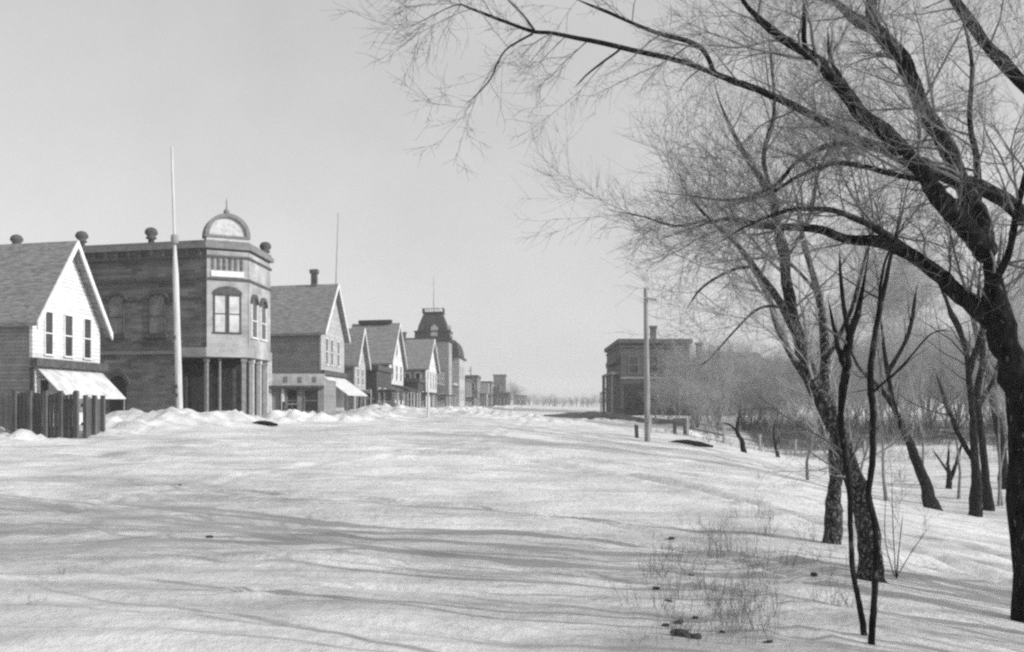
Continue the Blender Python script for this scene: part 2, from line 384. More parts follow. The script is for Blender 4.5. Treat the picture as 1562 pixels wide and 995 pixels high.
# ---- the big tree at the right edge
pixel_tree('bare_tree', 'big dark bare tree with thick forked trunk at the right edge',
    [(1576, 945, 0, 27), (1566, 800, 0, 23), (1560, 680, 0, 22), (1556, 600, 0, 22), (1540, 545, 0, 21), (1522, 490, 0, 21), (1514, 430, .1, 18), (1504, 380, .2, 19)],
    [[(1526, 500, 0, 15), (1490, 470, .1, 13), (1440, 428, .4, 12), (1395, 392, .7, 11), (1350, 372, 1, 9), (1290, 365, 1.3, 7), (1240, 348, 1.6, 6), (1180, 346, 1.8, 5), (1110, 334, 2.0, 3.5), (1050, 350, 2.2, 2), (990, 372, 2.4, 1.2)],
     [(1400, 393, .7, 7), (1355, 362, .5, 6), (1310, 335, .2, 5), (1260, 320, -.1, 4), (1200, 322, -.3, 3), (1140, 345, -.5, 2), (1080, 380, -.7, 1.3)],
     [(1506, 388, .2, 17), (1478, 352, 0, 16), (1440, 310, -.3, 15), (1405, 265, -.6, 13), (1360, 215, -1, 12), (1310, 165, -1.3, 11), (1270, 120, -1.6, 9), (1240, 88, -1.9, 8), (1180, 50, -2.2, 6), (1128, -5, -2.5, 5), (1090, -60, -2.7, 3)],
     [(1505, 385, .2, 17), (1488, 320, .5, 15), (1450, 242, .9, 13), (1420, 190, 1.2, 13), (1392, 125, 1.6, 12), (1362, 70, 2.0, 11), (1328, 42, 2.3, 10), (1285, 15, 2.6, 8), (1230, -40, 3, 5)],
     [(1330, 45, 2.3, 8), (1328, 10, 2.5, 8), (1330, -60, 2.9, 6), (1310, -140, 3.2, 3)],
     [(1232, 90, -1.9, 4), (1226, 50, -2, 4), (1228, 0, -2.1, 3), (1222, -50, -2.2, 2)],
     [(1415, 275, -.6, 5), (1370, 268, -.3, 4), (1320, 255, 0, 4), (1270, 250, .4, 4), (1220, 268, .8, 3), (1175, 295, 1.1, 2.5), (1120, 312, 1.4, 1.6), (1060, 335, 1.6, 1)],
     [(1300, 155, -1.3, 4), (1290, 128, -1.2, 3.5), (1268, 92, -1, 3), (1262, 40, -.9, 2)],
     [(1512, 440, .1, 7), (1540, 380, -.4, 6), (1556, 300, -.8, 5), (1585, 200, -1.2, 4), (1600, 60, -1.5, 3)],
     [(1490, 330, .5, 6), (1490, 250, .8, 5), (1478, 180, 1, 4), (1482, 90, 1.3, 3), (1460, 0, 1.6, 2)]],
    bark='bark', size=.9, dense=1.85, twig='grey_twig_bark')

# ---- its neighbour, trunk out of the picture on the right, long boughs reaching across
pixel_tree('bare_tree', 'bare tree whose long thin bough arches from the right edge to mid sky',
    [(1760, 960, 0, 28), (1750, 780, 0, 26), (1735, 600, 0, 25), (1715, 430, 0, 22), (1700, 330, 0, 17), (1690, 180, 0, 12), (1660, 0, .4, 9)],
    [[(1718, 450, 0, 14), (1640, 380, -.1, 13), (1562, 330, -.2, 12), (1500, 290, -.3, 11), (1440, 266, -.4, 10), (1380, 242, -.5, 9), (1310, 212, -.6, 7), (1240, 175, -.7, 6), (1180, 147, -.8, 5.5), (1120, 124, -.9, 5), (1050, 97, -1, 4.2), (950, 74, -1.1, 3.6), (850, 52, -1.2, 3), (805, 46, -1.3, 2.6), (720, 14, -1.4, 2), (695, 8, -1.5, 1.6), (640, 34, -1.6, 1.2), (600, 52, -1.7, .8)],
     [(1702, 330, 0, 12), (1640, 210, .3, 11), (1562, 128, .6, 10), (1512, 76, .8, 9), (1465, 14, 1, 8), (1430, -30, 1.2, 5), (1350, -80, 1.5, 3)],
     [(1090, 112, -1, 4), (1065, 70, -1.2, 3.5), (1000, 50, -1.3, 3), (930, 20, -1.4, 2.5), (870, -5, -1.5, 2)],
     [(1308, 216, -.6, 5), (1255, 226, -.5, 4), (1215, 248, -.4, 3.5), (1180, 285, -.2, 3), (1120, 305, 0, 2.4), (1060, 300, .2, 1.6), (980, 290, .4, 1)],
     [(815, 46, -1.3, 1.8), (795, 20, -1.4, 1.5), (770, -5, -1.5, 1.2)],
     [(812, 52, -1.3, 1.6), (770, 78, -1.5, 1.4), (745, 125, -1.6, 1.1), (705, 165, -1.7, .7)],
     [(945, 76, -1.1, 1.8), (900, 110, -1.2, 1.4), (875, 135, -1.2, .8)]],
    bark='bark', size=.68, dense=1.05, up=-.01, t0=.1, twig='grey_twig_bark')

# ---- the clump in the middle of the right half
pixel_tree('bare_tree', 'bare tree with sun-flecked bark colour, nearer and thicker trunk of the crossing pair',
    [(1334, 882, 0, 19), (1326, 810, 0, 17), (1303, 735, 0, 15), (1278, 665, 0, 14), (1250, 603, .1, 12), (1226, 540, .2, 11), (1210, 485, .3, 10), (1199, 420, .4, 9), (1190, 360, .5, 8), (1180, 312, .6, 6.5), (1162, 275, .7, 5), (1135, 235, .8, 4), (1110, 185, 1, 3.2), (1096, 150, 1.1, 2.6), (1085, 105, 1.2, 1.5)],
    [[(1216, 515, .2, 7), (1186, 456, 0, 5.5), (1150, 405, -.3, 4.5), (1112, 362, -.6, 3.5), (1082, 335, -.9, 2.5), (1045, 290, -1.1, 1.5), (1030, 240, -1.3, 1)],
     [(1180, 310, .6, 4), (1165, 240, .4, 3.5), (1180, 180, .2, 3), (1178, 110, 0, 2.4), (1170, 40, -.2, 1.6)],
     [(1205, 470, .3, 2.6), (1160, 470, .9, 2), (1120, 505, 1.2, 1.5), (1082, 548, 1.5, 1), (1060, 560, 1.6, .6)],
     [(1150, 405, -.3, 2.6), (1110, 415, -.6, 2.2), (1070, 440, -.9, 1.8), (1045, 475, -1.2, 1)],
     [(1196, 400, .4, 3.4), (1235, 330, .9, 3), (1250, 260, 1.2, 2.4), (1290, 180, 1.5, 1.6)],
     [(1082, 335, -.9, 2), (1030, 345, -1.2, 1.7), (980, 330, -1.4, 1.3), (930, 322, -1.6, .8)]],
    bark='sunflecked_bark', size=1.0, dense=1.6, twig='pale_twig_bark', trunk_twigs=.9)
pixel_tree('bare_tree', 'bare tree with sun-flecked bark colour, farther and thinner trunk of the crossing pair',
    [(1268, 828, 0, 14), (1272, 760, 0, 11), (1275, 700, 0, 10.5), (1270, 640, .1, 9.5), (1258, 575, .2, 8), (1258, 510, .3, 6.5), (1246, 440, .5, 5.5), (1226, 370, .6, 4.5), (1214, 300, .8, 3), (1190, 220, 1, 2)],
    [[(1270, 650, .1, 7), (1244, 600, .5, 6), (1196, 520, .9, 5), (1165, 440, 1.3, 3.6), (1130, 380, 1.6, 2.4), (1080, 310, 2, 1.2)],
     [(1256, 560, .2, 4), (1300, 470, -.2, 3.4), (1320, 390, -.5, 2.6), (1350, 300, -.9, 1.4)],
     [(1250, 450, .5, 3), (1200, 400, .1, 2.4), (1140, 395, -.2, 1.8), (1070, 405, -.4, 1)]],
    bark='sunflecked_bark', size=1.0, dense=1.6, twig='pale_twig_bark', trunk_twigs=.9)
pixel_tree('sapling', 'slender double-stemmed sapling in the near snow, in front of the two flecked trunks',
    [(1328, 996, 0, 5.6), (1332, 930, 0, 5), (1337, 870, 0, 4.6), (1334, 800, 0, 4.4), (1324, 755, 0, 4.4), (1331, 700, 0, 4.6), (1331, 620, 0, 5), (1328, 565, 0, 4.8), (1338, 490, .1, 4.6), (1352, 420, .2, 3.8), (1368, 350, .3, 2.8), (1380, 270, .4, 1.5)],
    [[(1319, 972, .35, 5), (1311, 920, .35, 4.6), (1300, 860, .35, 4.2), (1297, 800, .3, 4), (1296, 740, .3, 4.2), (1288, 690, .25, 4.6), (1282, 625, .2, 5.6), (1291, 560, .05, 7), (1292, 528, .05, 6.6), (1308, 480, 0, 5.4), (1318, 430, -.1, 4), (1330, 350, -.2, 2)],
     [(1290, 560, .05, 5), (1282, 540, .1, 5), (1276, 520, .2, 3.2), (1262, 450, .3, 2)],
     [(1296, 520, .05, 4), (1284, 440, .3, 3), (1280, 380, .4, 1.6)],
     [(1330, 600, 0, 2), (1375, 560, -.2, 1.6), (1420, 510, -.4, 1.2), (1460, 505, -.5, .8)],
     [(1340, 480, .1, 2.6), (1350, 400, -.2, 2), (1385, 330, -.4, 1)]],
    bark='bark', size=.6, dense=.6, flare=1.05, trunk_twigs=.25)
# ---- the trees down by the river
pixel_tree('bare_tree', 'black trunk leaning left on the snowy slope between flecked pair and Y shrub',
    [(1427, 778, 0, 10), (1410, 735, 0, 8.4), (1394, 695, .1, 7), (1378, 655, .2, 5), (1364, 618, .3, 3.8), (1352, 560, .5, 3.4), (1345, 500, .8, 2.4), (1330, 430, 1, 1.4)],
    [[(1366, 625, .3, 4.5), (1340, 590, .9, 3.6), (1310, 560, 1.4, 2.4), (1285, 500, 1.8, 1.4)],
     [(1354, 570, .5, 4), (1385, 510, 0, 3), (1400, 430, -.4, 2)]],
    size=1.5, dense=.9)
pixel_tree('bare_tree', 'dark upright trunk with bent side branch, just right of the Y shrub',
    [(1487, 785, 0, 8.5), (1490, 740, 0, 7.5), (1486, 690, 0, 6), (1484, 640, 0, 5), (1480, 590, .1, 4.5), (1472, 530, .2, 4), (1458, 492, .4, 5), (1444, 462, .6, 4), (1420, 400, .9, 2.5)],
    [[(1484, 700, 0, 4.5), (1466, 670, .5, 4), (1450, 632, .9, 3.4), (1442, 612, 1.1, 3), (1425, 560, 1.4, 1.6)],
     [(1478, 570, .1, 5), (1500, 500, -.3, 4), (1520, 420, -.7, 2.6), (1530, 330, -1, 1.4)]],
    size=1.4, dense=.9)
pixel_tree('bare_tree', 'thin dark trunk, right one of the close pair left of the big tree',
    [(1508, 780, 0, 7), (1501, 715, 0, 5.5), (1496, 660, 0, 5), (1492, 600, .1, 5), (1500, 530, .2, 4), (1492, 450, .3, 3), (1500, 370, .5, 1.6)],
    [[(1492, 620, .1, 4), (1515, 580, .6, 3.4), (1530, 520, 1, 2)]], size=1.3, dense=.9)
pixel_tree('bare_tree', 'slim tree almost hidden behind the left side of the big trunk',
    [(1536, 745, 0, 7), (1530, 700, 0, 6), (1520, 640, 0, 6), (1512, 590, .1, 6), (1498, 540, .3, 5), (1480, 470, .5, 3.5), (1475, 400, .8, 2)],
    [[(1515, 600, .1, 4), (1500, 560, -.5, 3), (1460, 500, -.9, 1.6)]], size=1.6, dense=.9)
pixel_tree('shrub', 'small leafless shrub forking like a Y on the snow',
    [(1448, 748, 0, 4), (1447, 725, 0, 3.4), (1446, 700, 0, 2), (1447, 675, 0, 1.2)],
    [[(1448, 735, 0, 3), (1456, 715, 0, 3), (1463, 690, .1, 2.2), (1468, 670, .1, 1.2)], [(1447, 722, 0, 2), (1436, 705, .1, 1.6), (1422, 685, .2, 1)]],
    size=.8, dense=.5, cat='shrub', twig='grey_twig_bark')
pixel_tree('shrub', 'thin curved leafless stem standing in the snow right of the pole',
    [(1136, 692, 0, 4), (1131, 672, 0, 3.4), (1124, 658, 0, 3), (1126, 640, 0, 2.2), (1130, 620, 0, 1.2)],
    [[(1124, 658, 0, 2), (1112, 648, 0, 1.4), (1100, 645, 0, .8)]], size=.9, dense=.8, cat='shrub', twig='grey_twig_bark')
pixel_tree('shrub', 'little leafless stem right of the curved one, left of the flecked trunks',
    [(1188, 698, 0, 2.6), (1183, 680, 0, 2), (1180, 660, 0, 1.4), (1184, 635, 0, 1)],
    [[(1183, 680, 0, 1.6), (1192, 660, 0, 1)]], size=.9, dense=1.2, cat='shrub', twig='grey_twig_bark')
pixel_tree('shrub', 'wispy shrub of thin upright stems right of the flecked trunk foot',
    [(1366, 880, 0, .9), (1372, 830, 0, .7), (1378, 780, 0, .5)],
    [[(1364, 880, .1, .8), (1350, 820, .1, .6), (1352, 740, .1, .4)], [(1368, 880, -.1, .7), (1392, 840, -.2, .6), (1420, 800, -.3, .4)], [(1366, 880, 0, .8), (1362, 800, .3, .6), (1360, 720, .4, .4)]],
    size=.5, dense=.7, cat='shrub', twig='grey_twig_bark')

# ---- trees of the same bank that stand outside the picture but throw their shadows over the snow
for k, (x, y, h, sd, lab) in enumerate([
        (9.5, 1.0, 9.5, 41, 'bare tree out of frame right, nearest the camera of the shading trees'),
        (13.0, 4.0, 10.5, 42, 'bare tree out of frame right, second of the shading trees'),
        (17.5, 7.0, 11, 43, 'bare tree out of frame right, tallest of the shading trees'),
        (21.0, 2.0, 11, 44, 'bare tree out of frame right, farthest from the street on the river slope'),
        (16.5, -2.5, 10, 45, 'bare tree out of frame right and behind the camera'),
        (23.5, 13.0, 11, 46, 'bare tree out of frame right beyond the tallest shading tree'),
        (12.0, -5.0, 9, 47, 'bare tree behind the camera on the right'),
        (14.5, 8.8, 8, 48, 'slim bare tree out of frame right close beside the tallest shading tree'),
        (19.5, -1.0, 12, 49, 'bare tree out of frame right between the slope tree and the rear one'),
        (11.0, 3.2, 7, 50, 'small bare tree out of frame right beside the nearest shading tree'),
        (26.0, 6.0, 12, 39, 'bare tree out of frame right standing out on the river flat')]):
    tk, cr = grown_meshes(h, sd, .15, .12, 1 + k % 2, 1.0, False, 12)
    r_ = empty('bare_tree', gp(x, y, .1), lab, 'tree')
    link_mesh('trunk', tk, MATS['bark'], r_); link_mesh('crown', cr, MATS['twig_bark'], r_)

# ---- a stand of straight young trees on the same bank, also outside the picture
for k in range(3):
    tk, cr = grown_meshes(9.5, 150 + k, .105, .05, 1, .8, False, 7, (15, 40), .8)
    for q in range(10):
        x = 8.2 + 1.45 * q + rng.uniform(-.7, .7) + k * .5; y = .5 + 3.4 * k + rng.uniform(-1.8, 1.8) + .25 * q; y = min(y, (x - 3.2) / .56)
        if q == 0:
            sb_ = empty('young_tree', gp(x, y, .1), 'straight young bare tree on the bank beyond the right edge of the picture', 'tree', 'young trees beyond the right edge')
            link_mesh('trunk', tk, MATS['bark'], sb_); link_mesh('crown', cr, MATS['twig_bark'], sb_)
        else: copy_thing(sb_, gp(x, y, .1), rng.uniform(0, 6.28), rng.uniform(.8, 1.15))

# ---- slender trees standing between the river and the near trunks
for k, (px, Y, h, sd, lab) in enumerate([
        (1232, 33, 7.5, 51, 'slender grey tree behind the left side of the flecked pair'),
        (1300, 38, 9.5, 52, 'slender grey tree seen between the flecked pair and the leaning trunk'),
        (1352, 30, 9.0, 53, 'slender grey tree just left of the leaning black trunk'),
        (1408, 42, 11, 54, 'tall slender grey tree right behind the leaning black trunk'),
        (1462, 36, 10.5, 55, 'slender grey tree between the Y shrub and the close pair'),
        (1522, 34, 10.5, 56, 'slender grey tree directly left of the big trunk'),
        (1600, 30, 11, 57, 'slender grey tree just beyond the right edge'),
        (1560, 46, 12, 58, 'tallest slender tree, hidden behind the big trunk')]):
    tk, cr = grown_meshes(h, sd, .055, .1, 1 + k % 2, 1.5, True, 18, (15, 45), .95)
    x = (px - CX) / F_PX * Y; r_ = empty('slender_tree', gp(x, Y, .1), lab, 'tree')
    link_mesh('trunk', tk, MATS['grey_twig_bark'], r_); link_mesh('crown', cr, MATS['pale_twig_bark'], r_)

# ---- thicket on the far bank, many slim bare trees
protos = []
for k in range(6):
    tk, cr = grown_meshes(6.8, 60 + k, .05, .22, 4, 1.6, True, 20, (15, 45), .9)
    protos.append((tk, cr))
spots = []
for row, (Y, n) in enumerate([(73, 18), (78, 20), (84, 20), (91, 20), (101, 22), (114, 22)]):
    for i in range(n):
        px = 1050 + (1640 - 1050) * (i + .5 + rng.uniform(-.45, .45)) / n
        Yj = Y + rng.uniform(-3, 3); spots.append(((px - CX) / F_PX * Yj, Yj, rng.uniform(.66, 1.12) * (1 + .004 * (Yj - 76)) * (.92 if px < 1250 else 1.05)))
for (px, Y, s) in [(1000, 96, .55), (1018, 84, .62), (1034, 100, .8), (1046, 78, .66), (1060, 92, .85), (1075, 70, .7), (1012, 108, .7), (1095, 66, .62)]: spots.append(((px - CX) / F_PX * Y, Y, s))
first = {}
for i, (x, y, s) in enumerate(spots):
    k = i % 6
    if k not in first:
        r_ = empty('thicket_tree', gp(x, y, .1), 'slim grey bare tree in the dense thicket on the far riverbank', 'tree', 'bare trees of the riverbank thicket')
        link_mesh('trunk', protos[k][0], MATS['grey_twig_bark'], r_); link_mesh('crown', protos[k][1], MATS['pale_twig_bark'], r_)
        r_.rotation_euler.z = rng.uniform(0, 6.28); r_.scale = (s,) * 3; first[k] = r_
    else:
        copy_thing(first[k], gp(x, y, .1), rng.uniform(0, 6.28), s)

# ---- far trees at the end of the street
far = []
for k in range(3):
    far.append(grown_meshes(8, 80 + k, .07, .25, 5, 1.3, False, 26, (20, 65), 1.3))
first = {}
farspots = []
for i in range(64):
    px = 800 + i * 2.2 + rng.uniform(-3, 3); Y = rng.uniform(330, 560); farspots.append((px, Y, rng.uniform(.42, .66) * (1 if px < 900 else 1.15), 0))
for (px, Y, s) in [(778, 286, .95), (784, 300, 1.0), (790, 290, .8), (797, 330, .7), (774, 300, 1.05), (786, 275, .75)]: farspots.append((px, Y, s, 1))
for i, (px, Y, s, near) in enumerate(farspots):
    x = (px - CX) / F_PX * Y; k = (i % 3) + 3 * near
    lab, grp = [('hazy small bare tree on the skyline where the street ends', 'hazy trees at the end of the street'),
                ('rounded bare tree beside the last houses at the far left end of the street', 'rounded trees by the last houses')][near]
    if k not in first:
        r_ = empty('far_tree', gp(x, Y, .1), lab, 'tree', grp); r_.scale = (s,) * 3
        link_mesh('trunk', far[i % 3][0], MATS['twig_bark'], r_); link_mesh('crown', far[i % 3][1], MATS['twig_bark'], r_); first[k] = r_
    else: copy_thing(first[k], gp(x, Y, .1), rng.uniform(0, 6.28), s)

# ---- brush along the foot of the far bank (nobody could count it)
def brush(name, label, n, xr, yr, h, mat, seed, cat='brush'):
    global rng
    keep = rng; rng = np.random.default_rng(seed)
    X = rng.uniform(*xr, n); Y = rng.uniform(*yr, n); keepm = vnoise(X * .3, Y * .6, seed) > -.35; X = X[keepm]; Y = Y[keepm]; n = len(X)
    Z = ground_z(X, Y) - .05; K = 4
    p = np.zeros((n, K, 3)); p[:, 0] = np.stack([X, Y, Z], 1); d = rng.normal(size=(n, 3)) * .35 + np.array([0, 0, 1])
    L = rng.uniform(h[0], h[1], n)
    for k in range(1, K):
        d = d + rng.normal(size=(n, 3)) * .18; d /= np.linalg.norm(d, axis=1, keepdims=True); p[:, k] = p[:, k - 1] + d * (L / (K - 1))[:, None]
    r = np.tile(np.array([.011, .009, .006, .003]), (n, 1)); kid = spawn(p, r, 2.6, (.2, .7), (20, 60), 4, .2, .7, .006)
    v, q = join_tubes([(p, r, 3), (kid[0], kid[1], 3)])
    o = link_mesh(name, raw_mesh(name, v, q), MATS[mat]); tag(o, label, cat, kind='stuff'); rng = keep
    return o
brush('riverbank_brush', 'dark leafless brush along the foot of the far riverbank', 9000, (17, 46), (67.5, 75), (.5, 1.5), 'twig_bark', 7)
brush('riverbank_brush', 'low dry brush scattered on the snow right of the pole', 1500, (10, 30), (58, 68), (.15, .6), 'dry_stalk', 8)

# ------------------------------------------------------------------ buildings
class Part:
    def __init__(s): s.bm = bmesh.new()
    def solid(s, bottom, top):
        n = len(bottom); a = [s.bm.verts.new(p) for p in bottom]; b = [s.bm.verts.new(p) for p in top]
        s.bm.faces.new(a[::-1]); s.bm.faces.new(b)
        for i in range(n): s.bm.faces.new([a[i], a[(i + 1) % n], b[(i + 1) % n], b[i]])
        return s
    def lathe(s, prof, c, n=12):
        rings = [[s.bm.verts.new((c[0] + r * math.cos(2 * math.pi * k / n), c[1] + r * math.sin(2 * math.pi * k / n), c[2] + z)) for k in range(n)] for (r, z) in prof]
        for a, b in zip(rings, rings[1:]):
            for k in range(n): s.bm.faces.new([a[k], a[(k + 1) % n], b[(k + 1) % n], b[k]])
        s.bm.faces.new(rings[0][::-1]); s.bm.faces.new(rings[-1]); return s
    def build(s, name, mat, parent=None, bevel=0, smooth=False):
        bmesh.ops.recalc_face_normals(s.bm, faces=s.bm.faces)
        if parent is not None:
            root = parent
            while root.parent: root = root.parent
            bmesh.ops.translate(s.bm, verts=s.bm.verts, vec=-root.location)
        me = bpy.data.meshes.new(name); s.bm.to_mesh(me); s.bm.free()
        if smooth: me.polygons.foreach_set('use_smooth', [True] * len(me.polygons))
        o = link_mesh(name, me, MATS[mat], parent)
        return o

class Frame:
    """o: corner (x, y, z); U runs along the wall, V points out of it"""
    def __init__(s, o, U, V): s.o = Vector(o); s.U = Vector((U[0], U[1], 0)).normalized(); s.V = Vector((V[0], V[1], 0)).normalized()
    def p(s, u, z, d): return s.o + s.U * u + s.V * d + Vector((0, 0, z))
    def poly(s, part, pts, d0, d1): return part.solid([s.p(u, z, d0) for u, z in pts], [s.p(u, z, d1) for u, z in pts])
    def box(s, part, u0, u1, z0, z1, d0, d1): return s.poly(part, [(u0, z0), (u1, z0), (u1, z1), (u0, z1)], d0, d1)
    def bit(s, u0, u1, z0, z1, d0, d1): return s.box(Part(), u0, u1, z0, z1, d0, d1)

ST = Vector((0.0193, 1, 0)).normalized()                 # along the street
BK = Vector((-math.cos(R(15)), math.sin(R(15)), 0))      # from a left-hand facade back into its lot

def window(fr, u0, u1, z0, z1, parent, mat='dark_glass', trim='pale_paint', w=.07, d=0., arch=0, sash=True, name='window'):
    pt = Part(); fr.box(pt, u0 - w, u0, z0, z1, d + .003, d + .06); fr.box(pt, u1, u1 + w, z0, z1, d + .003, d + .06)
    fr.box(pt, u0 - w - .04, u1 + w + .04, z0 - w, z0, d + .003, d + .10)
    if sash: fr.box(pt, u0, u1, (z0 + z1) / 2 - .025, (z0 + z1) / 2 + .025, d + .012, d + .045)
    if not arch: fr.box(pt, u0 - w, u1 + w, z1, z1 + w, d + .003, d + .075)
    f = pt.build(name, trim, parent)
    pn = Part()
    if arch:
        c = (u0 + u1) / 2; h = (u1 - u0) / 2
        pts = [(u0, z0), (u1, z0)] + [(c + h * math.cos(t), z1 + arch * math.sin(t)) for t in np.linspace(0, math.pi, 9)]
        fr.poly(pn, pts, d + .004, d + .011)
    else: fr.box(pn, u0, u1, z0, z1, d + .004, d + .011)
    pn.build('pane', mat, f)
    return f

def hood(fr, part, u0, u1, z, rise, t=.16, d0=.005, d1=.12):
    """arched band over an opening"""
    c = (u0 + u1) / 2; h = (u1 - u0) / 2; A = np.linspace(0, math.pi, 11)
    for a, b in zip(A, A[1:]):
        pts = [(c + h * math.cos(a), z + rise * math.sin(a)), (c + (h + t) * math.cos(a), z + (rise + t) * math.sin(a)), (c + (h + t) * math.cos(b), z + (rise + t) * math.sin(b)), (c + h * math.cos(b), z + rise * math.sin(b))]
        fr.poly(part, pts, d0, d1)

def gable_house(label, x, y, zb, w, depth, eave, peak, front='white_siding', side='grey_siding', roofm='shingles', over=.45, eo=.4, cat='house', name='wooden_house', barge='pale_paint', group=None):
    """gable turned to the street; returns the thing, the facade frame and the near side frame"""
    root = empty(name, (x, y, zb), label, cat, group)
    fr = Frame((x, y, 0), ST, -BK); mid = w / 2
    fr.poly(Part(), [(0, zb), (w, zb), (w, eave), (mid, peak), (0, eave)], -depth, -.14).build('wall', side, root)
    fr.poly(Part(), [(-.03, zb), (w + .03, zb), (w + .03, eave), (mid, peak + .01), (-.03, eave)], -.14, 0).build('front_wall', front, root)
    sl = (peak - eave) / mid; t = .16; rp = Part()
    e0 = (-eo, eave - eo * sl + .03); pk = (mid, peak + .03)
    fr.poly(rp, [e0, pk, (mid, pk[1] + t), (-eo, e0[1] + t)], -depth - over, over - .03)
    fr.poly(rp, [(w + eo, e0[1]), pk, (mid, pk[1] + t), (w + eo, e0[1] + t)], -depth - over, over - .03)
    rf = rp.build('roof', roofm, root)
    bp = Part()
    for (e, ) in ((-eo,), (w + eo,)):
        fr.poly(bp, [(e, e0[1] - .12), (mid, pk[1] - .12), (mid, pk[1] + t + .03), (e, e0[1] + t + .03)], over - .03, over + .05)
    bp.build('bargeboard', barge, root)
    return root, fr, Frame((x, y, 0), BK, -ST), rf

def chimney(fr, u, d, z0, z1, parent, s=.32, mat='dark_brick'):
    pt = Part(); fr.box(pt, u - s, u + s, z0, z1 - .3, d - s, d + s); fr.box(pt, u - s - .1, u + s + .1, z1 - .3, z1, d - s - .1, d + s + .1)
    return pt.build('chimney', mat, parent)

def awning(fr, u0, u1, z0, z1, out, parent, mat='awning_canvas', gap=.06):
    pt = Part(); fr_pts = []
    a = [fr.p(u0, z0, gap), fr.p(u1, z0, gap), fr.p(u1, z1, out), fr.p(u0, z1, out)]
    b = [v + Vector((0, 0, -.05)) for v in a]; pt.solid(b, a)
    o = pt.build('awning', mat, parent)
    pp = Part()
    for u in (u0 + .05, u1 - .05):
        fr.box(pp, u - .03, u + .03, z1 - 2.0, z1 - .06, out - .1, out - .04)
    pp.build('awning_post', 'grey_post_wood', parent)
    return o

# --- white gabled house, nearest on the left
x1 = (50 - CX) / F_PX * 38
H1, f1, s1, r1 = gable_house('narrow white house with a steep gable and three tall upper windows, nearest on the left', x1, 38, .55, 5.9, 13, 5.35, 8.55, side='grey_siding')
for (a, b) in ((.92, 1.5), (2.56, 3.2), (4.3, 4.93)): window(f1, a, b, 3.95, 5.62, H1)
f1.bit(-.25, 6.1, 3.42, 3.74, .003, .35).build('shopfront_cornice', 'dark_trim', H1)
window(f1, .5, 1.15, 2.3, 2.9, H1, sash=False)
f1.bit(2.0, 3.0, .6, 2.75, .004, .06).build('door', 'dark_trim', H1)
awning(f1, .2, 5.9, 3.40, 2.22, 1.35, H1)
s1.bit(-.12, .06, .6, 3.4, .02, .16).build('corner_post', 'dark_trim', H1)
window(s1, 3.2, 4.0, 3.95, 5.0, H1, trim='mid_trim')

# --- brick corner building
P0 = Vector((-16.15, 52, 0)); P1 = Vector((-14.24, 53.0, 0)); P2 = P1 + ST * 4.4; DEP = 18
P3 = P2 + BK * (DEP + 1); P4 = P0 + BK * DEP
BANKP = [P0, P1, P2, P3, P4]
def off_poly(poly, d):
    out = []; n = len(poly)
    for i in range(n):
        a, b, c = poly[i - 1], poly[i], poly[(i + 1) % n]
        e1 = (b - a).normalized(); e2 = (c - b).normalized(); n1 = Vector((e1.y, -e1.x, 0)); n2 = Vector((e2.y, -e2.x, 0))
        m = (n1 + n2).normalized(); out.append(b + m * d / max(.3, m.dot(n1)))
    return out
def prism(part, poly, z0, z1, d=0):
    q = off_poly(poly, d) if d else poly
    return part.solid([Vector((p.x, p.y, z0)) for p in q], [Vector((p.x, p.y, z1)) for p in q])
BK_ = empty('brick_building', (P0.x, P0.y, .6), 'two storey dark brick corner building with a rounded pediment over its cut corner', 'building')
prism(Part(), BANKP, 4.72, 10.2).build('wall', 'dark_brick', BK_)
# ground floor: brick along the side street, set back at the corner
G0 = P0 + BK * 1.55; G1 = P0 + BK * 1.55 + ST * 1.1; G2 = P1 + BK * .55 + ST * .5; G3 = P2 + BK * .55
prism(Part(), [G0, G1, G2, G3, P3, P4], .4, 4.72, 0).build('lower_wall', 'dark_brick', BK_)
prism(Part(), [G0 + BK * .02 + ST * .02, G1 - BK * .06, G2 - BK * .04, G3 - BK * .06 - ST * .05, G3 + BK * .5 - ST * .05, G0 + BK * .5 + ST * 1.5], .5, 4.45).build('shopfront', 'black_paint_and_shade', BK_)  # near-black colour paints in the shade of the recessed corner entrance
side = Frame((P0.x, P0.y, 0), BK, Vector((BK.y, -BK.x, 0)) * (1 if Vector((BK.y, -BK.x, 0)).y < 0 else -1))
cut = Frame((P0.x, P0.y, 0), P1 - P0, Vector(((P1 - P0).y, -(P1 - P0).x, 0)))
fac = Frame((P1.x, P1.y, 0), ST, Vector((ST.y, -ST.x, 0)))
CW = (P1 - P0).length
# pale brick facing of the cut corner and the street front
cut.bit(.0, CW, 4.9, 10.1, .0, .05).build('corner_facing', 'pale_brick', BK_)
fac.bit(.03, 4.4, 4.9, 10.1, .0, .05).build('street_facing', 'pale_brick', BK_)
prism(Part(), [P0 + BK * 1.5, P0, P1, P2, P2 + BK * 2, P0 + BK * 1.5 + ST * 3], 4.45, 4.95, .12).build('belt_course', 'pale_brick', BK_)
side.bit(1.65, DEP, 4.62, 4.80, .003, .08).build('side_belt', 'mid_trim', BK_)
pt = Part(); prism(pt, BANKP, 10.2, 10.45, .22); prism(pt, BANKP, 10.45, 10.62, .10); pt.build('cornice', 'mid_trim', BK_)
pt = Part(); prism(pt, BANKP, 9.72, 9.84, .12); prism(pt, BANKP, 8.52, 8.66, .10); pt.build('string_course', 'dark_trim', BK_)
for k in range(24): side.bit(.3 + k * .72, .5 + k * .72, 9.84, 10.2, .003, .10).build('corbel', 'dark_brick', BK_)
for k in range(6): cut.bit(.25 + k * .3, .37 + k * .3, 9.1, 9.7, .052, .10).build('corbel', 'dark_brick', BK_)
cut.bit(.22, CW - .22, 8.72, 9.02, .052, .11).build('plaque', 'pale_paint', BK_)
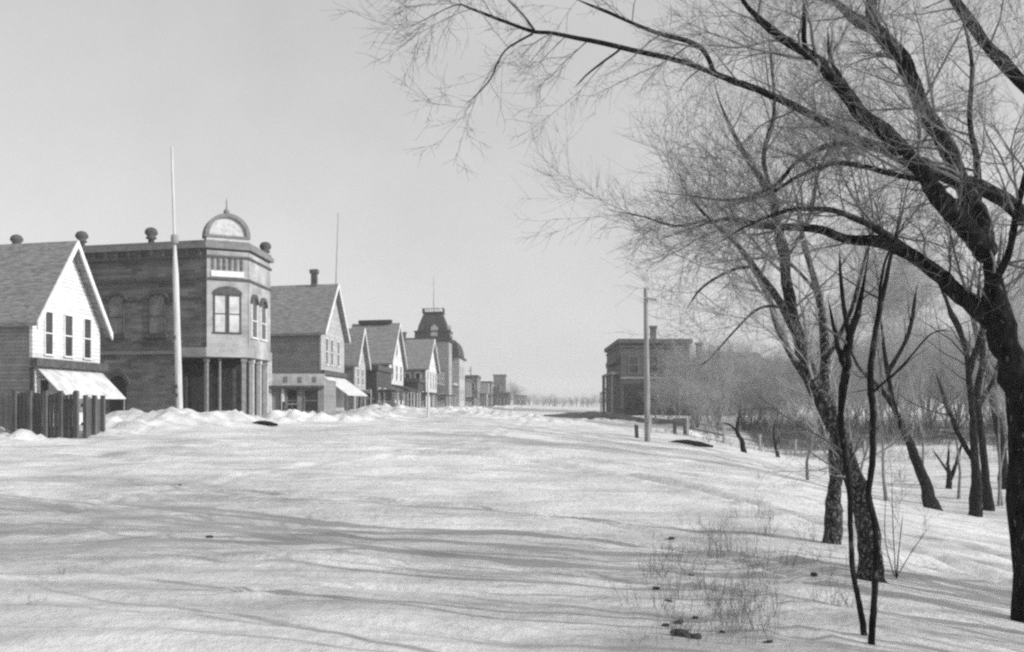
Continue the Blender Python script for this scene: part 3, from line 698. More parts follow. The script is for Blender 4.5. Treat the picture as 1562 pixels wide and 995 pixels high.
# rounded pediment with its finial
c = CW / 2; pd = Part(); A = np.linspace(0, math.pi, 17); r0_, r1_ = .98, 1.18
for a, b in zip(A, A[1:]):
    cut.poly(pd, [(c + r0_ * math.cos(a), 10.92 + r0_ * math.sin(a)), (c + r1_ * math.cos(a), 10.92 + r1_ * math.sin(a)), (c + r1_ * math.cos(b), 10.92 + r1_ * math.sin(b)), (c + r0_ * math.cos(b), 10.92 + r0_ * math.sin(b))], -.75, .22)
cut.box(pd, c - r1_, c + r1_, 10.80, 10.92, -.75, .20)
pdo = pd.build('pediment', 'mid_trim', BK_)
cut.poly(Part(), [(c + .975 * math.cos(a), 10.925 + .975 * math.sin(a)) for a in A], -.6, .06).build('tympanum', 'faded_paint', pdo)
cut.bit(c - 1.1, c + 1.1, 10.622, 10.80, -.6, .12).build('pediment_base', 'stone_trim', BK_)
Part().lathe([(.06, 0), (.16, .08), (.17, .2), (.06, .3), (.035, .42), (.03, .75), (.005, .9)], cut.p(c, 12.08, -.2)).build('finial', 'mid_trim', BK_, smooth=True)
for (fr_, u) in ((side, 3.5), (side, 7.9), (side, 12.2), (side, 16.6), (fac, 4.25)):
    q = fr_.p(u, 10.6, -.2)
    Part().lathe([(.16, 0), (.16, .22), (.28, .27), (.28, .34), (.2, .39), (.34, .54), (.34, .66), (.24, .82), (.08, .88)], (q.x, q.y, q.z) if fr_ is side else (q.x, q.y, q.z - .1)).build('parapet_urn', 'dark_trim', BK_, smooth=True)
for u in (2.55, 5.1, 7.9, 10.7, 13.4):
    window(side, u, u + .85, 5.75, 7.6, BK_, 'mid_trim', 'dark_trim', .06, arch=.2)
    hd = Part(); hood(side, hd, u - .08, u + .93, 7.62, .24)
    hd.build('window_hood', 'dark_trim', BK_); side.bit(u - .2, u + 1.05, 5.5, 5.67, .003, .13).build('window_sill', 'dark_trim', BK_)
for a, b in ((.2, 2.3), (3.65, 4.85), (6.2, 7.65), (9.0, 10.5), (11.8, 13.2)): side.bit(a, b, 7.5, 7.62, .003, .09).build('impost_band', 'dark_trim', BK_)
# windows of the cut corner: a pair of sashes under one arch, pale panes
for u in (.42, 1.16): window(cut, u, u + .56, 5.78, 7.72, BK_, 'pale_pane', 'dark_trim', .07, d=.05)
hh = Part(); cut.poly(hh, [(.3, 7.80), (1.84, 7.80)] + [(1.07 + .77 * math.cos(t), 7.80 + .42 * math.sin(t)) for t in np.linspace(0, math.pi, 11)], .053, .13); hh.build('arch_head', 'dark_trim', BK_)
for u in (.55, 2.35):
    window(fac, u, u + .95, 5.6, 7.4, BK_, 'dark_glass', 'pale_paint', .08, d=.05, arch=.3); hp = Part(); hood(fac, hp, u - .05, u + 1.0, 7.42, .34, .2, .053, .16); hp.build('arch_head', 'dark_trim', BK_)
# ground floor glazing, piers and columns
Frame(G0, G1 - G0, (G1 - G0).cross(Vector((0, 0, 1)))).bit(.05, 1.0, 1.5, 4.3, .004, .03).build('pane', 'dark_glass', BK_)
gc = Frame((G1.x, G1.y, 0), G2 - G1, (G2 - G1).cross(Vector((0, 0, 1)))); gl = (G2 - G1).length
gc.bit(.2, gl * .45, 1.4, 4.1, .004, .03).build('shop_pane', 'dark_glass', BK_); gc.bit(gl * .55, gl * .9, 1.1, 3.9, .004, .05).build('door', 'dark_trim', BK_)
gf = Frame((G2.x, G2.y, 0), ST, Vector((ST.y, -ST.x, 0)))
gf.bit(.2, 3.7, 1.5, 4.2, .004, .03).build('shop_pane', 'dark_glass', BK_)
for (fr_, u, d, w_) in ((side, .06, -.3, .16), (cut, CW - .3, -.32, .24), (fac, 1.25, -.28, .22), (fac, 2.7, -.28, .22), (fac, 4.1, -.3, .26)):
    pc = Part(); fr_.box(pc, u, u + w_, .6, 4.42, d, d + w_); fr_.box(pc, u - .04, u + w_ + .04, 4.2, 4.44, d - .04, d + w_ + .04); pc.build('pier', 'stone_trim' if fr_ is fac else 'mid_trim', BK_)
q = cut.p(.75, .6, -.35); Part().lathe([(.1, 0), (.08, .2), (.07, 3.5), (.12, 3.8)], (q.x, q.y, .62)).build('column', 'mid_trim', BK_, smooth=True)
side.poly(Part(), [(4.9, .8), (5.9, .8)] + [(5.4 + .5 * math.cos(t), 3.0 + .45 * math.sin(t)) for t in np.linspace(0, math.pi, 9)], .004, .05).build('side_door', 'dark_glass', BK_)
hp = Part(); hood(side, hp, 4.85, 5.95, 3.02, .46, .2); hp.build('door_hood', 'dark_trim', BK_)
for u in (8.0, 11.0): window(side, u, u + .9, 1.9, 3.4, BK_, 'dark_glass', 'mid_trim', .06)

# --- low wooden shop between the brick corner and the big grey house
xb = (424 - CX) / F_PX * 62
SH = empty('low_shop', (xb, 62, .6), 'low wooden shop with a pale false front strip beside the brick building', 'shop')
fs = Frame((xb, 62, 0), ST, -BK); fs2 = Frame((xb, 62, 0), Vector((1, .03, 0)), Vector((.03, -1, 0)))
fs2.bit(-.6, 2.9, .6, 3.5, -5, 0).build('wall', 'grey_siding', SH)
fs2.bit(-.65, 2.95, 3.1, 3.85, .003, .12).build('sign_board', 'stone_trim', SH)
for u in (.4, 1.3, 2.2): fs2.bit(u, u + .22, 3.3, 3.65, .123, .15).build('board_panel', 'mid_trim', SH)
for u in (-.55, .25): fs2.bit(u, u + .16, .6, 4.9 if u < 0 else 3.1, .02, .18).build('pilaster', 'pale_paint', SH)
window(fs2, .6, 1.2, 1.5, 2.8, SH, trim='mid_trim'); window(fs2, 1.7, 2.5, 1.5, 2.8, SH, trim='mid_trim')
fs2.bit(-.6, 2.9, 2.92, 3.09, .003, .5).build('eave_board', 'dark_trim', SH)

# --- big gabled house
x3 = -15.26 + .0193 * 71.5
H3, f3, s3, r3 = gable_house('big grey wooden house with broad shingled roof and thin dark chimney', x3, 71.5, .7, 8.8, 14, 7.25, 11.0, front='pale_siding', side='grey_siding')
for u in (1.4, 3.3, 5.8): window(f3, u, u + .8, 4.9, 6.8, H3)
chimney(f3, 4.4, -1.6, 10.4, 12.35, r3, .24)
f3.bit(-.1, 8.9, 4.05, 4.4, .003, .3).build('shopfront_cornice', 'dark_trim', H3)
awning(f3, .1, 8.7, 4.0, 2.6, 2.1, H3)
f3.bit(.8, 3.2, 1.4, 3.4, .004, .04).build('shop_pane', 'dark_glass', H3); f3.bit(4.2, 5.2, .9, 3.3, .004, .05).build('door', 'dark_trim', H3)
window(s3, 2.0, 2.9, 2.0, 3.4, H3, trim='mid_trim')

# --- small house
def on_line(Y, a=-15.26): return a + .0193 * Y
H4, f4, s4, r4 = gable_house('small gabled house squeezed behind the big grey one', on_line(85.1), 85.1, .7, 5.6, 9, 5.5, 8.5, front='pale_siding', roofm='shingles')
for u in (1.1, 3.4): window(f4, u, u + .8, 3.6, 5.0, H4)
f4.bit(-.1, 5.7, 2.9, 3.15, .003, .4).build('shopfront_cornice', 'dark_trim', H4)
f4.bit(.6, 4.8, 1.2, 2.7, .004, .05).build('shop_pane', 'dark_glass', H4)
# --- house with ridge cap and dormer
H5, f5, s5, r5 = gable_house('tall white fronted house with a capped ridge and a narrow dark dormer', on_line(106), 106, .7, 11.5, 5, 6.4, 10.9, roofm='shingles')
for u in (1.5, 5.0, 8.6): window(f5, u, u + 1.1, 4.6, 6.2, H5)
window(f5, 5.0, 6.2, 7.4, 8.8, H5)
f5.bit(5.2, 6.3, 11.1, 11.45, -4.6, -.6).build('ridge_cap', 'dark_shingles', r5)
s5.poly(Part(), [(3.4, 6.3), (4.5, 6.3), (3.95, 9.0)], -1.6, .1).build('dormer', 'dark_shingles', r5)
vp = Part(); vp.solid([f5.p(-.5, 3.9, .1), f5.p(12, 3.9, .1), f5.p(12, 3.3, 2.3), f5.p(-.5, 3.3, 2.3)], [f5.p(-.5, 4.05, .1), f5.p(12, 4.05, .1), f5.p(12, 3.45, 2.3), f5.p(-.5, 3.45, 2.3)])
vp.build('verandah_roof', 'dark_shingles', H5)
for u in (0, 3, 6, 9, 11.8): f5.bit(u, u + .16, .8, 3.3, 2.0, 2.16).build('verandah_post', 'pale_paint', H5)
for u in (1, 5.5, 8.5): f5.bit(u, u + 1.6, 1.1, 3.0, .004, .05).build('shop_pane', 'dark_glass', H5)
# --- house before the tower
x6 = (650 - CX) / F_PX * 125
H6, f6, s6, r6 = gable_house('grey roofed house with tall white shutters just in front of the mansard tower', x6, 125, .7, 14, 5, 6.4, 10.4, roofm='shingles')
for u in (1.2, 4.6, 8.2, 11.4): window(f6, u, u + 1.3, 3.9, 6.1, H6)
chimney(f6, 7, -4, 9.8, 11.6, r6, .3)
for u in (.8, 2.2, 3.4): window(s6, u, u + .6, 4.2, 5.8, H6, trim='pale_paint', w=.16)
f6.bit(-.2, 14.2, 3.1, 3.4, .003, .5).build('shopfront_cornice', 'dark_trim', H6)
for u in (1, 5, 9): f6.bit(u, u + 2.4, 1.2, 2.9, .004, .05).build('shop_pane', 'dark_glass', H6)

# --- hotel with its mansard tower
xt = (676 - CX) / F_PX * 165
HT = empty('tower_hotel', (xt, 165, .7), 'tall pale building with dark mansard roofs and a crested corner tower', 'building')
ft = Frame((xt, 165, 0), ST, -BK); stt = Frame((xt, 165, 0), BK, -ST)
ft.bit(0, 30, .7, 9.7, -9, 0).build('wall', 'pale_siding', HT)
def mansard(fr, u0, u1, d0, d1, prof, part):
    """prof: list of (inset, z)"""
    for (i0, z0), (i1, z1) in zip(prof, prof[1:]):
        part.solid([fr.p(u0 + i0, z0, d0 + i0), fr.p(u1 - i0, z0, d0 + i0), fr.p(u1 - i0, z0, d1 - i0), fr.p(u0 + i0, z0, d1 - i0)],
                   [fr.p(u0 + i1, z1, d0 + i1), fr.p(u1 - i1, z1, d0 + i1), fr.p(u1 - i1, z1, d1 - i1), fr.p(u0 + i1, z1, d1 - i1)])
mp_ = Part(); mansard(ft, 0, 30, -9, 0, [(-.45, 9.7), (-.45, 10.0), (.0, 10.05), (.35, 11.4), (.7, 12.8), (1.2, 13.1)], mp_); mp_.build('mansard_roof', 'dark_shingles', HT)
tu0, tu1, td0, td1 = -.9, 5.2, -4.9, 1.1
tw = Part(); ft.box(tw, tu0, tu1, .7, 12.6, td0, td1); tw.build('tower', 'tan_siding', HT)
tr_ = Part(); mansard(ft, tu0, tu1, td0, td1, [(-.45, 12.3), (-.4, 12.8), (-.1, 12.85), (-.05, 13.9), (-.2, 13.95), (-.2, 14.15), (.35, 14.2), (.6, 15.2), (1.0, 16.2), (1.35, 17.1), (1.15, 17.2), (1.15, 17.4)], tr_); tro = tr_.build('tower_roof', 'dark_shingles', HT)
cr_ = Part()
for k in range(8):
    u = tu0 + 1.15 + k * .41; ft.box(cr_, u, u + .08, 17.4, 18.1, td0 + 1.15, td0 + 1.23); ft.box(cr_, u, u + .08, 17.4, 18.1, td1 - 1.23, td1 - 1.15)
    d = td0 + 1.15 + k * .39; ft.box(cr_, tu0 + 1.15, tu0 + 1.23, 17.4, 18.1, d, d + .08); ft.box(cr_, tu1 - 1.23, tu1 - 1.15, 17.4, 18.1, d, d + .08)
ft.box(cr_, tu0 + 1.1, tu1 - 1.1, 17.85, 17.93, td1 - 1.25, td1 - 1.13); ft.box(cr_, tu0 + 1.13, tu0 + 1.25, 17.86, 17.94, td0 + 1.26, td1 - 1.26)
cr_.build('iron_cresting', 'iron', tro)
q = ft.p((tu0 + tu1) / 2, 17.3, (td0 + td1) / 2); Part().lathe([(.1, 0), (.06, 3), (.03, 6.6)], q, 6).build('flagpole', 'grey_post_wood', tro)
for fr_, d in ((ft, td1), (Frame(ft.p(tu0, 0, td1), BK, -ST), 0)):
    u = 2.0; q0 = Part(); fr_.poly(q0, [(u, 13.2), (u + 1.2, 13.2), (u + 1.2, 14.6), (u + .6, 15.2), (u, 14.6)], d - .9, d + .12); q0.build('tower_dormer', 'stone_trim', tro)
    window(fr_, u + .1, u + 1.1, 10.2, 11.9, HT, d=d); window(fr_, u + .1, u + 1.1, 6.6, 8.4, HT, d=d)
for k in range(7):
    u = 6 + k * 3.4; window(ft, u, u + 1.2, 6.3, 8.6, HT); window(ft, u, u + 1.2, 2.6, 4.6, HT)
    ft.poly(Part(), [(u, 10.2), (u + 1.2, 10.2), (u + 1.2, 11.6), (u + .6, 12.1), (u, 11.6)], -1.6, -.05).build('dormer', 'stone_trim', HT)
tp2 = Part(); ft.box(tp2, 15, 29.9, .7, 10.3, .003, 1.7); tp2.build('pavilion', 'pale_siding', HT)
tp3 = Part(); mansard(ft, 15, 29.9, -2, 1.7, [(-.35, 10.3), (-.35, 10.6), (.05, 10.65), (.2, 11.8), (.5, 12.9), (1.0, 13.6)], tp3); tp3.build('pavilion_roof', 'dark_shingles', HT)
for u in (17, 21, 25): window(ft, u, u + 1.3, 6.4, 8.8, HT, d=1.7); window(ft, u, u + 1.3, 2.4, 4.6, HT, d=1.7)
ft.bit(5.4, 14.9, 5.2, 5.5, .003, 1.4).build('balcony', 'stone_trim', HT)
for u in (1, 3.5, 6): window(stt, u + 5 if u > 5 else u + 4.6, (u + 5 if u > 5 else u + 4.6) + 1.0, 6.3, 8.4, HT)

# --- the flat-topped and small houses farther up the street
def flat_house(label, px, Y, w, depth, top, wall, cat='building', trim='dark_trim', extra=None, name='flat_roofed_building'):
    x = (px - CX) / F_PX * Y; o = empty(name, (x, Y, .7), label, cat); f_ = Frame((x, Y, 0), ST, -BK); s_ = Frame((x, Y, 0), BK, Vector((-.26, -.97, 0)))
    f_.bit(0, w, .7, top - .5, -depth, 0).build('wall', wall, o); f_.bit(-.2, w + .2, top - .5, top, -depth - .2, .2).build('cornice', trim, o)
    nfl = 2 if top > 7 else 1
    for k in range(max(2, int(w / 3.5))):
        for fl in range(nfl): window(f_, 1 + k * 3.4, 2.2 + k * 3.4, 1.6 + 3.3 * fl, 3.4 + 3.3 * fl, o)
    for k in range(max(1, int(depth / 2.4))):
        for fl in range(nfl): window(s_, .6 + k * 2.2, 1.5 + k * 2.2, 1.6 + 3.3 * fl, 3.2 + 3.3 * fl, o)
    return o, f_
for lab, Y, a, w, dp, top, mat in [
        ('dark low shop with a porch in front of the gap after the small gabled house', 93, -14.6, 10, 7, 5.6, 'dark_siding'),
        ('dark two storey shop wedged between the capped house and the grey roofed house', 118.5, -13.6, 6, 5, 5.0, 'dark_siding'),
        ('dark shop between the grey roofed house and the tower building', 141, -13.9, 18, 6, 7.6, 'dark_siding'),
        ('dark long building directly beyond the tower building', 198, -13.2, 22, 6, 7.0, 'dark_brick')]:
    on, fn = flat_house(lab, CX + F_PX * (a + .0193 * Y) / Y, Y, w, dp, top, mat, 'shop', name='wooden_shop')
    fn.bit(0, w, 3.1, 3.25, .203, 1.9).build('porch_roof', 'dark_shingles', on)
    for k in range(int(w / 2.4) + 1): fn.bit(k * 2.4, k * 2.4 + .14, .8, 3.1, 1.7, 1.84).build('porch_post', 'pale_paint' if k % 2 else 'mid_trim', on)
o8, f8 = flat_house('dark flat roofed building with a small cross shaped finial, right after the tower building', 728, 225, 14, 5.5, 8.4, 'dark_brick')
f8.bit(6.9, 7.1, 8.4, 10.6, -2.1, -1.9).build('finial', 'dark_trim', o8); f8.bit(6.9, 7.1, 9.5, 9.7, -2.6, -2.15).build('finial_arm', 'dark_trim', o8)
flat_house('low dark shop between the cross topped building and the flat topped dark shop', 739, 248, 9, 4, 5.8, 'dark_siding', 'shop', name='wooden_shop')
flat_house('low dark shop just before the narrow tall dark block', 762, 305, 9, 4.5, 7.0, 'dark_siding', 'shop', name='wooden_shop')
o9, f9 = flat_house('flat topped dark shop far up the left side of the street', 749, 270, 12, 4.5, 8.0, 'dark_siding')
o10, f10 = flat_house('narrow tall dark block, last high building up the left side', 771, 330, 10, 4.2, 11.6, 'dark_brick')
o11, f11 = flat_house('low shed-like house below the narrow tall block', 777, 290, 10, 5, 5.2, 'dark_siding', 'house', name='low_house')
o12, f12 = flat_house('farthest tiny low house at the left end of the street', 803, 420, 12, 5, 5.4, 'grey_siding', 'house', name='low_house')
H13, f13, s13, r13 = gable_house('small gabled house between the tower building and the distant blocks', (742 - CX) / F_PX * 235, 235, .8, 8, 4.5, 4.4, 6.6, front='grey_siding')
for u in (1.5, 5): window(f13, u, u + 1.1, 2.0, 3.6, H13)

# --- dark house on the right of the street
BR = Vector((math.cos(R(4)), math.sin(R(4)), 0))
xr = (947 - CX) / F_PX * 118
RB = empty('dark_house', (xr, 118, .2), 'dark two storey flat roofed house on the right, behind the utility pole', 'house')
fr_ = Frame((xr, 118, 0), ST, -BR); sr_ = Frame((xr, 118, 0), BR, -ST)
fr_.bit(0, 22, .2, 9.2, -8.4, 0).build('wall', 'dark_siding', RB)
pc = Part(); fr_.box(pc, -.35, 22.3, 9.2, 9.7, -8.7, .35); fr_.box(pc, -.2, 22.2, 8.7, 8.85, -8.55, .15); pc.build('cornice', 'dark_trim', RB)
fr_.bit(.4, 16, 6.9, 7.4, .003, .6).build('balcony_roof', 'dark_trim', RB)
fr_.bit(.3, 16, 5.5, 5.75, .003, 1.15).build('verandah_roof', 'mid_trim', RB)
for u in (.5, 5, 9, 13, 15.6): fr_.bit(u, u + .2, .3, 5.5, .9, 1.1).build('verandah_post', 'mid_trim', RB)
for k in range(5):
    window(fr_, 1.5 + 4 * k, 2.8 + 4 * k, 5.5, 7.6, RB, trim='mid_trim'); window(fr_, 1.5 + 4 * k, 2.9 + 4 * k, 1.4, 4.0, RB, trim='mid_trim')
sr_.bit(.5, 2.9, .2, 4.3, .004, .06).build('carriage_door', 'black_paint_and_shade', RB)
for u in (1.0, 3.4, 6.3):
    window(sr_, u, u + 1.1, 5.6, 7.6, RB, trim='mid_trim'); window(sr_, u, u + 1.1, 1.6, 3.6, RB, trim='mid_trim') if u > 2 else None
sr_.bit(-.05, 8.45, 4.9, 5.15, .003, .12).build('belt_course', 'mid_trim', RB)
pc = Part(); sr_.box(pc, 3.8, 4.5, 9.7, 11.4, -2.2, -1.4); sr_.box(pc, 3.7, 4.6, 11.15, 11.42, -2.3, -1.3); pc.build('chimney', 'dark_brick', RB)
# lower wing
RW = empty('long_wing', (xr + 8.6, 119, .2), 'long lower hip roofed house half hidden by the thicket, right of the dark house', 'house')
sw = Frame((xr + 8.7, 119.6, 0), BR, -ST)
sw.bit(0, 11, .2, 6.0, -8, 0).build('wall', 'grey_siding', RW)
rp = Part(); rp.solid([sw.p(-.3, 6.0, .4), sw.p(11.4, 6.0, .4), sw.p(11.4, 6.0, -8.4), sw.p(-.3, 6.0, -8.4)], [sw.p(2, 8.4, -3.6), sw.p(9, 8.4, -3.6), sw.p(9, 8.4, -4.4), sw.p(2, 8.4, -4.4)]); rw = rp.build('roof', 'shingles', RW)
chimney(sw, 1.7, -3.9, 7.4, 9.6, rw, .35)
for u in (1.2, 4.4, 7.8): window(sw, u, u + 1.1, 3.6, 5.2, RW, trim='mid_trim')
sw.bit(1.0, 5.0, 2.6, 2.9, .003, .8).build('door_canopy', 'dark_trim', RW)
# farther ones on the right
def right_house(label, px, Y, w, depth, top, wall):
    x = (px - CX) / F_PX * Y; o = empty('distant_house', (x, Y, .5), label, 'house'); f_ = Frame((x, Y, 0), ST, -BR); s_ = Frame((x, Y, 0), BR, -ST)
    f_.bit(0, w, .4, top - .4, -depth, 0).build('wall', wall, o); f_.bit(-.2, w + .2, top - .4, top, -depth - .2, .3).build('cornice', 'dark_trim', o)
    for k in range(3): window(f_, 1 + k * 3, 2.1 + k * 3, 1.5, 3.2, o)
    f_.bit(.3, w - .3, 3.6, 3.8, .003, 1.4).build('porch_roof', 'stone_trim', o)
    for u in (.5, w - .7): f_.bit(u, u + .16, .5, 3.6, 1.1, 1.26).build('porch_post', 'pale_paint', o)
    return o
right_house('second house on the right side, stepping out beyond the dark one', 938, 150, 14, 6, 8.2, 'grey_siding')
right_house('small far house with a white porch post on the right side of the street', 931, 185, 10, 6, 4.9, 'tan_siding')

# ------------------------------------------------------------------ fences, poles, small things
def board_fence(label, A, B, h, mat, name='board_fence', posts=4, top=None):
    A = Vector((A[0], A[1], 0)); B = Vector((B[0], B[1], 0)); L = (B - A).length; U = (B - A).normalized(); V = Vector((U.y, -U.x, 0))
    if V.y > 0: V = -V
    z0 = float(ground_z(A.x, A.y)) - .2; o = empty(name, (A.x, A.y, z0), label, 'fence'); fr = Frame((A.x, A.y, 0), U, V)
    pt = Part(); u = 0
    while u < L:
        g = float(ground_z(*(fr.p(u, 0, 0)[:2]))) - .25; w = min(.135, L - u); t = (top if top else g + .25 + h) + random.uniform(-.045, .045)
        fr.box(pt, u + .006, u + w - .006, g, t, random.uniform(0, .012), .03)
        u += .145
    pt.build('boards', mat, o)
    rl = Part()
    for zz in (.35, h - .3): fr.box(rl, 0, L, (top or z0 + .2 + h) - h + zz, (top or z0 + .2 + h) - h + zz + .09, -.07, -.005)
    rl.build('rails', mat, o)
    for k in range(posts):
        u = L * k / (posts - 1); g = float(ground_z(*(fr.p(u, 0, 0)[:2]))) - .25
        fr.bit(u - .07, u + .07, g, (top or g + .25 + h) + .1, .032, .16).build('post', mat, o)
    return o
def XY(px, Y): return ((px - CX) / F_PX * Y, Y)
FA = XY(25, 34.4); FB = XY(119, 34.0)
board_fence('tall dark board fence facing the camera in front of the white house', FA, FB, 1.6, 'fence_board', top=2.33, posts=5)
board_fence('paler weathered board fence running out of the left edge', XY(-60, 35.6), XY(27, 35.2), 1.6, 'pale_fence_board', top=2.3, posts=4)
board_fence('dark board fence running back along the street toward the brick building', (FB[0] + .1, 34.15), (FB[0] + .1, 35.6), 1.3, 'fence_board', top=2.18, posts=3)
board_fence('shabby board fence between low shop and big grey house awning', XY(440, 63.5), XY(492, 66), 1.7, 'fence_board', posts=4)

def pole(name, label, base, top, r0, r1, mat, cat='pole', steps=None):
    base = Vector(base); top = Vector(top); o = empty(name, base, label, cat)
    n = 10; pts = np.array([base.lerp(top, k / (n - 1)) - base for k in range(n)]); rr = np.linspace(r0, r1, n)
    if steps: rr = np.array([r0 * (1 - .2 * k / n) if k / (n - 1) < steps else r1 * 1.3 - r1 * .5 * k / n for k in range(n)])
    v, q = tubes(pts[None], rr[None], 12); link_mesh('shaft', raw_mesh('shaft', v, q), MATS[mat], o)
    return o
b = Vector(P(275, 645, 44)); b.z = float(ground_z(b.x, b.y)) - .3
fp = pole('flagpole', 'tall pale flagpole leaning slightly left in front of the brick building', b, Vector(P(262, 225, 44)), .15, .06, 'pole_wood', 'flagpole', .62)
pt = Part(); q = Vector(P(266.5, 372, 43.9)); pt.lathe([(.12, 0), (.17, .03), (.17, .35), (.12, .4)], q, 12); pt.build('mast_collar', 'grey_post_wood', fp, smooth=True)
for yy in (515, 590, 603):
    q = Vector(P(268 + (yy - 515) * .04, yy, 43.8)); Part().solid([q + Vector((-.12, 0, -.08)), q + Vector((-.02, 0, -.08)), q + Vector((-.02, .1, -.08)), q + Vector((-.12, .1, -.08))], [q + Vector((-.12, 0, .08)), q + Vector((-.02, 0, .08)), q + Vector((-.02, .1, .08)), q + Vector((-.12, .1, .08))]).build('cleat', 'iron', fp)
b = Vector((on_line(90) - 3, 90, .8)); pole('flagpole', 'faint thin flagpole rising behind the big grey house roof', b, (P(516, 325, 90)[0], 90, P(516, 325, 90)[2]), .09, .035, 'grey_post_wood', 'flagpole')
g = ground_hit(988, 673); b = Vector((g[0], g[1], g[2] - .3)); tp_ = P(985, 440, g[1])
lp = pole('utility_pole', 'pale slim utility pole standing in the snow left of the thicket', b, tp_, .15, .10, 'grey_post_wood')
pt = Part(); q = Vector(tp_); pt.solid([q + Vector(v) for v in ((-.12, -.16, -.5), (.5, -.16, -.62), (.5, -.10, -.62), (-.12, -.10, -.5))], [q + Vector(v) for v in ((-.12, -.16, -.4), (.5, -.16, -.52), (.5, -.10, -.52), (-.12, -.10, -.4))]); pt.build('bracket', 'grey_post_wood', lp)
g = Vector((*XY(653, 62), 0)); g.z = float(ground_z(g.x, g.y)) - .2; pole('street_post', 'short pale post standing alone in the snow in front of the tower', g, (P(653, 578, 62)[0], 62, P(653, 578, 62)[2]), .07, .055, 'pole_wood', 'post')

# rail fence behind the pole
RFY = 62
rf = empty('rail_fence', (*XY(990, RFY), float(ground_z(*XY(990, RFY)))), 'low rail fence running right from the pole toward the thicket', 'fence')
fr_ = Frame((*XY(992, RFY), 0), Vector((1, .22, 0)), Vector((.22, -1, 0)))
pt = Part(); prev = None
us = list(np.arange(0, 15.1, 2.5)); zs = [float(ground_z(*(fr_.p(u, 0, 0)[:2]))) for u in us]
for u, z in zip(us, zs): fr_.bit(u - .07, u + .07, z - .2, z + 1.05 + random.uniform(-.05, .08), -.07, .07).build('post', 'grey_post_wood', rf)
for (u0, z0), (u1, z1) in zip(zip(us, zs), zip(us[1:], zs[1:])):
    for hh_ in (.5, .9): fr_.poly(pt, [(u0 + .072, z0 + hh_ + random.uniform(-.06, .06)), (u1 - .072, z1 + hh_ + random.uniform(-.06, .06)), (u1 - .072, z1 + hh_ + .08), (u0 + .072, z0 + hh_ + .08)], .01, .06)
pt.build('rails', 'fence_board', rf)

for k, (px, Y, n_, lab) in enumerate([(432, 58.5, 3, 'hitching rail before the low shop'), (548, 74, 4, 'hitching rail before the big grey house awning'), (590, 96, 4, 'hitching rail before the dark low shop'), (640, 124, 4, 'hitching rail before the grey roofed house')]):
    x, y = XY(px, Y); z = float(ground_z(x, y)); hr_ = empty('hitching_rail', (x, y, z - .2), lab, 'hitching rail'); f_ = Frame((x, y, 0), ST, -BK)
    for i in range(n_): f_.bit(i * 2, i * 2 + .13, z - .2, z + 1.05, -.07, .06).build('post', 'fence_board', hr_)
    f_.bit(.05, (n_ - 1) * 2 + .08, z + .85, z + .95, .062, .13).build('rail', 'fence_board', hr_)

# trough on legs
g = ground_hit(1040, 664); fr_ = Frame((g[0] - .45, g[1], 0), (1, .1), (.1, -1)); z = float(ground_z(g[0], g[1]))
tb = empty('feed_box', (g[0], g[1], z), 'small dark wooden box on two legs near the pole', 'box')
pt = Part(); fr_.box(pt, 0, .8, z + .55, z + .62, -.5, 0); fr_.box(pt, 0, .8, z + .62, z + 1.05, -.03, 0); fr_.box(pt, 0, .8, z + .62, z + 1.05, -.5, -.47); fr_.box(pt, 0, .04, z + .62, z + 1.05, -.468, -.032); fr_.box(pt, .76, .8, z + .62, z + 1.05, -.468, -.032); pt.build('tub', 'fence_board', tb)
for u in (.02, .68):
    for d in (-.48, -.12): fr_.bit(u, u + .1, z - .15, z + .548, d, d + .1).build('leg', 'fence_board', tb)
g = ground_hit(972, 668); z = float(ground_z(g[0], g[1])); fr_ = Frame((g[0], g[1], 0), (1, 0), (0, -1))
tag(Part().solid([fr_.p(-.09, z - .2, 0), fr_.p(.09, z - .2, 0), fr_.p(.09, z - .2, -.16), fr_.p(-.09, z - .2, -.16)], [fr_.p(-.13, z + .72, 0), fr_.p(.05, z + .68, 0), fr_.p(.05, z + .7, -.16), fr_.p(-.13, z + .74, -.16)]).build('stump_post', 'fence_board'), 'short dark stub post just left of the utility pole foot', 'post')
# half buried log
g = ground_hit(1048, 678); lg = np.array([[-1.05, .15, .06], [-.5, .05, .12], [0, 0, .13], [.6, -.1, .08], [1.25, -.15, -.03]]); base = np.array(gp(g[0], g[1], 0)); v, q = tubes((lg)[None], np.array([[.1, .17, .18, .14, .05]]), 10)
lo = link_mesh('log', raw_mesh('log', v, q), MATS['bark']); lo.location = base; tag(lo, 'dark half buried log lying on the snow right of the utility pole', 'log')
lg2 = lg * .45; v, q = tubes(lg2[None], np.array([[.08, .11, .12, .1, .05]]), 10); g = ground_hit(403, 650)
lo = link_mesh('hole_lump', raw_mesh('log', v, q), MATS['bark']); lo.name = 'log'; lo.location = gp(g[0], g[1], -.02); tag(lo, 'dark lump standing in for a hole in the snow bank before the brick corner', 'log')  # log-shaped lump added where the bank has only a dark hole
# scraped earth strip across the end of the road
xsE = np.linspace(1.5, 17, 70); ysE = np.linspace(78, 104, 60)
def earth(X, Y):
    m_ = np.exp(-(((X - 9 - .08 * (Y - 90)) / 5.2) ** 4)) * np.exp(-((Y - 91 - 3 * vnoise(X * .3, X * 0, 2)) / 6.5) ** 4)
    return ground_z(X, Y) - .06 + (m_ + .35 * vnoise(X * 1.1, Y * .5, 21) * m_) * .34
tag(link_mesh('bare_earth', grid_mesh('bare_earth', xsE, ysE, earth), MATS['dark_earth']), kind='structure')

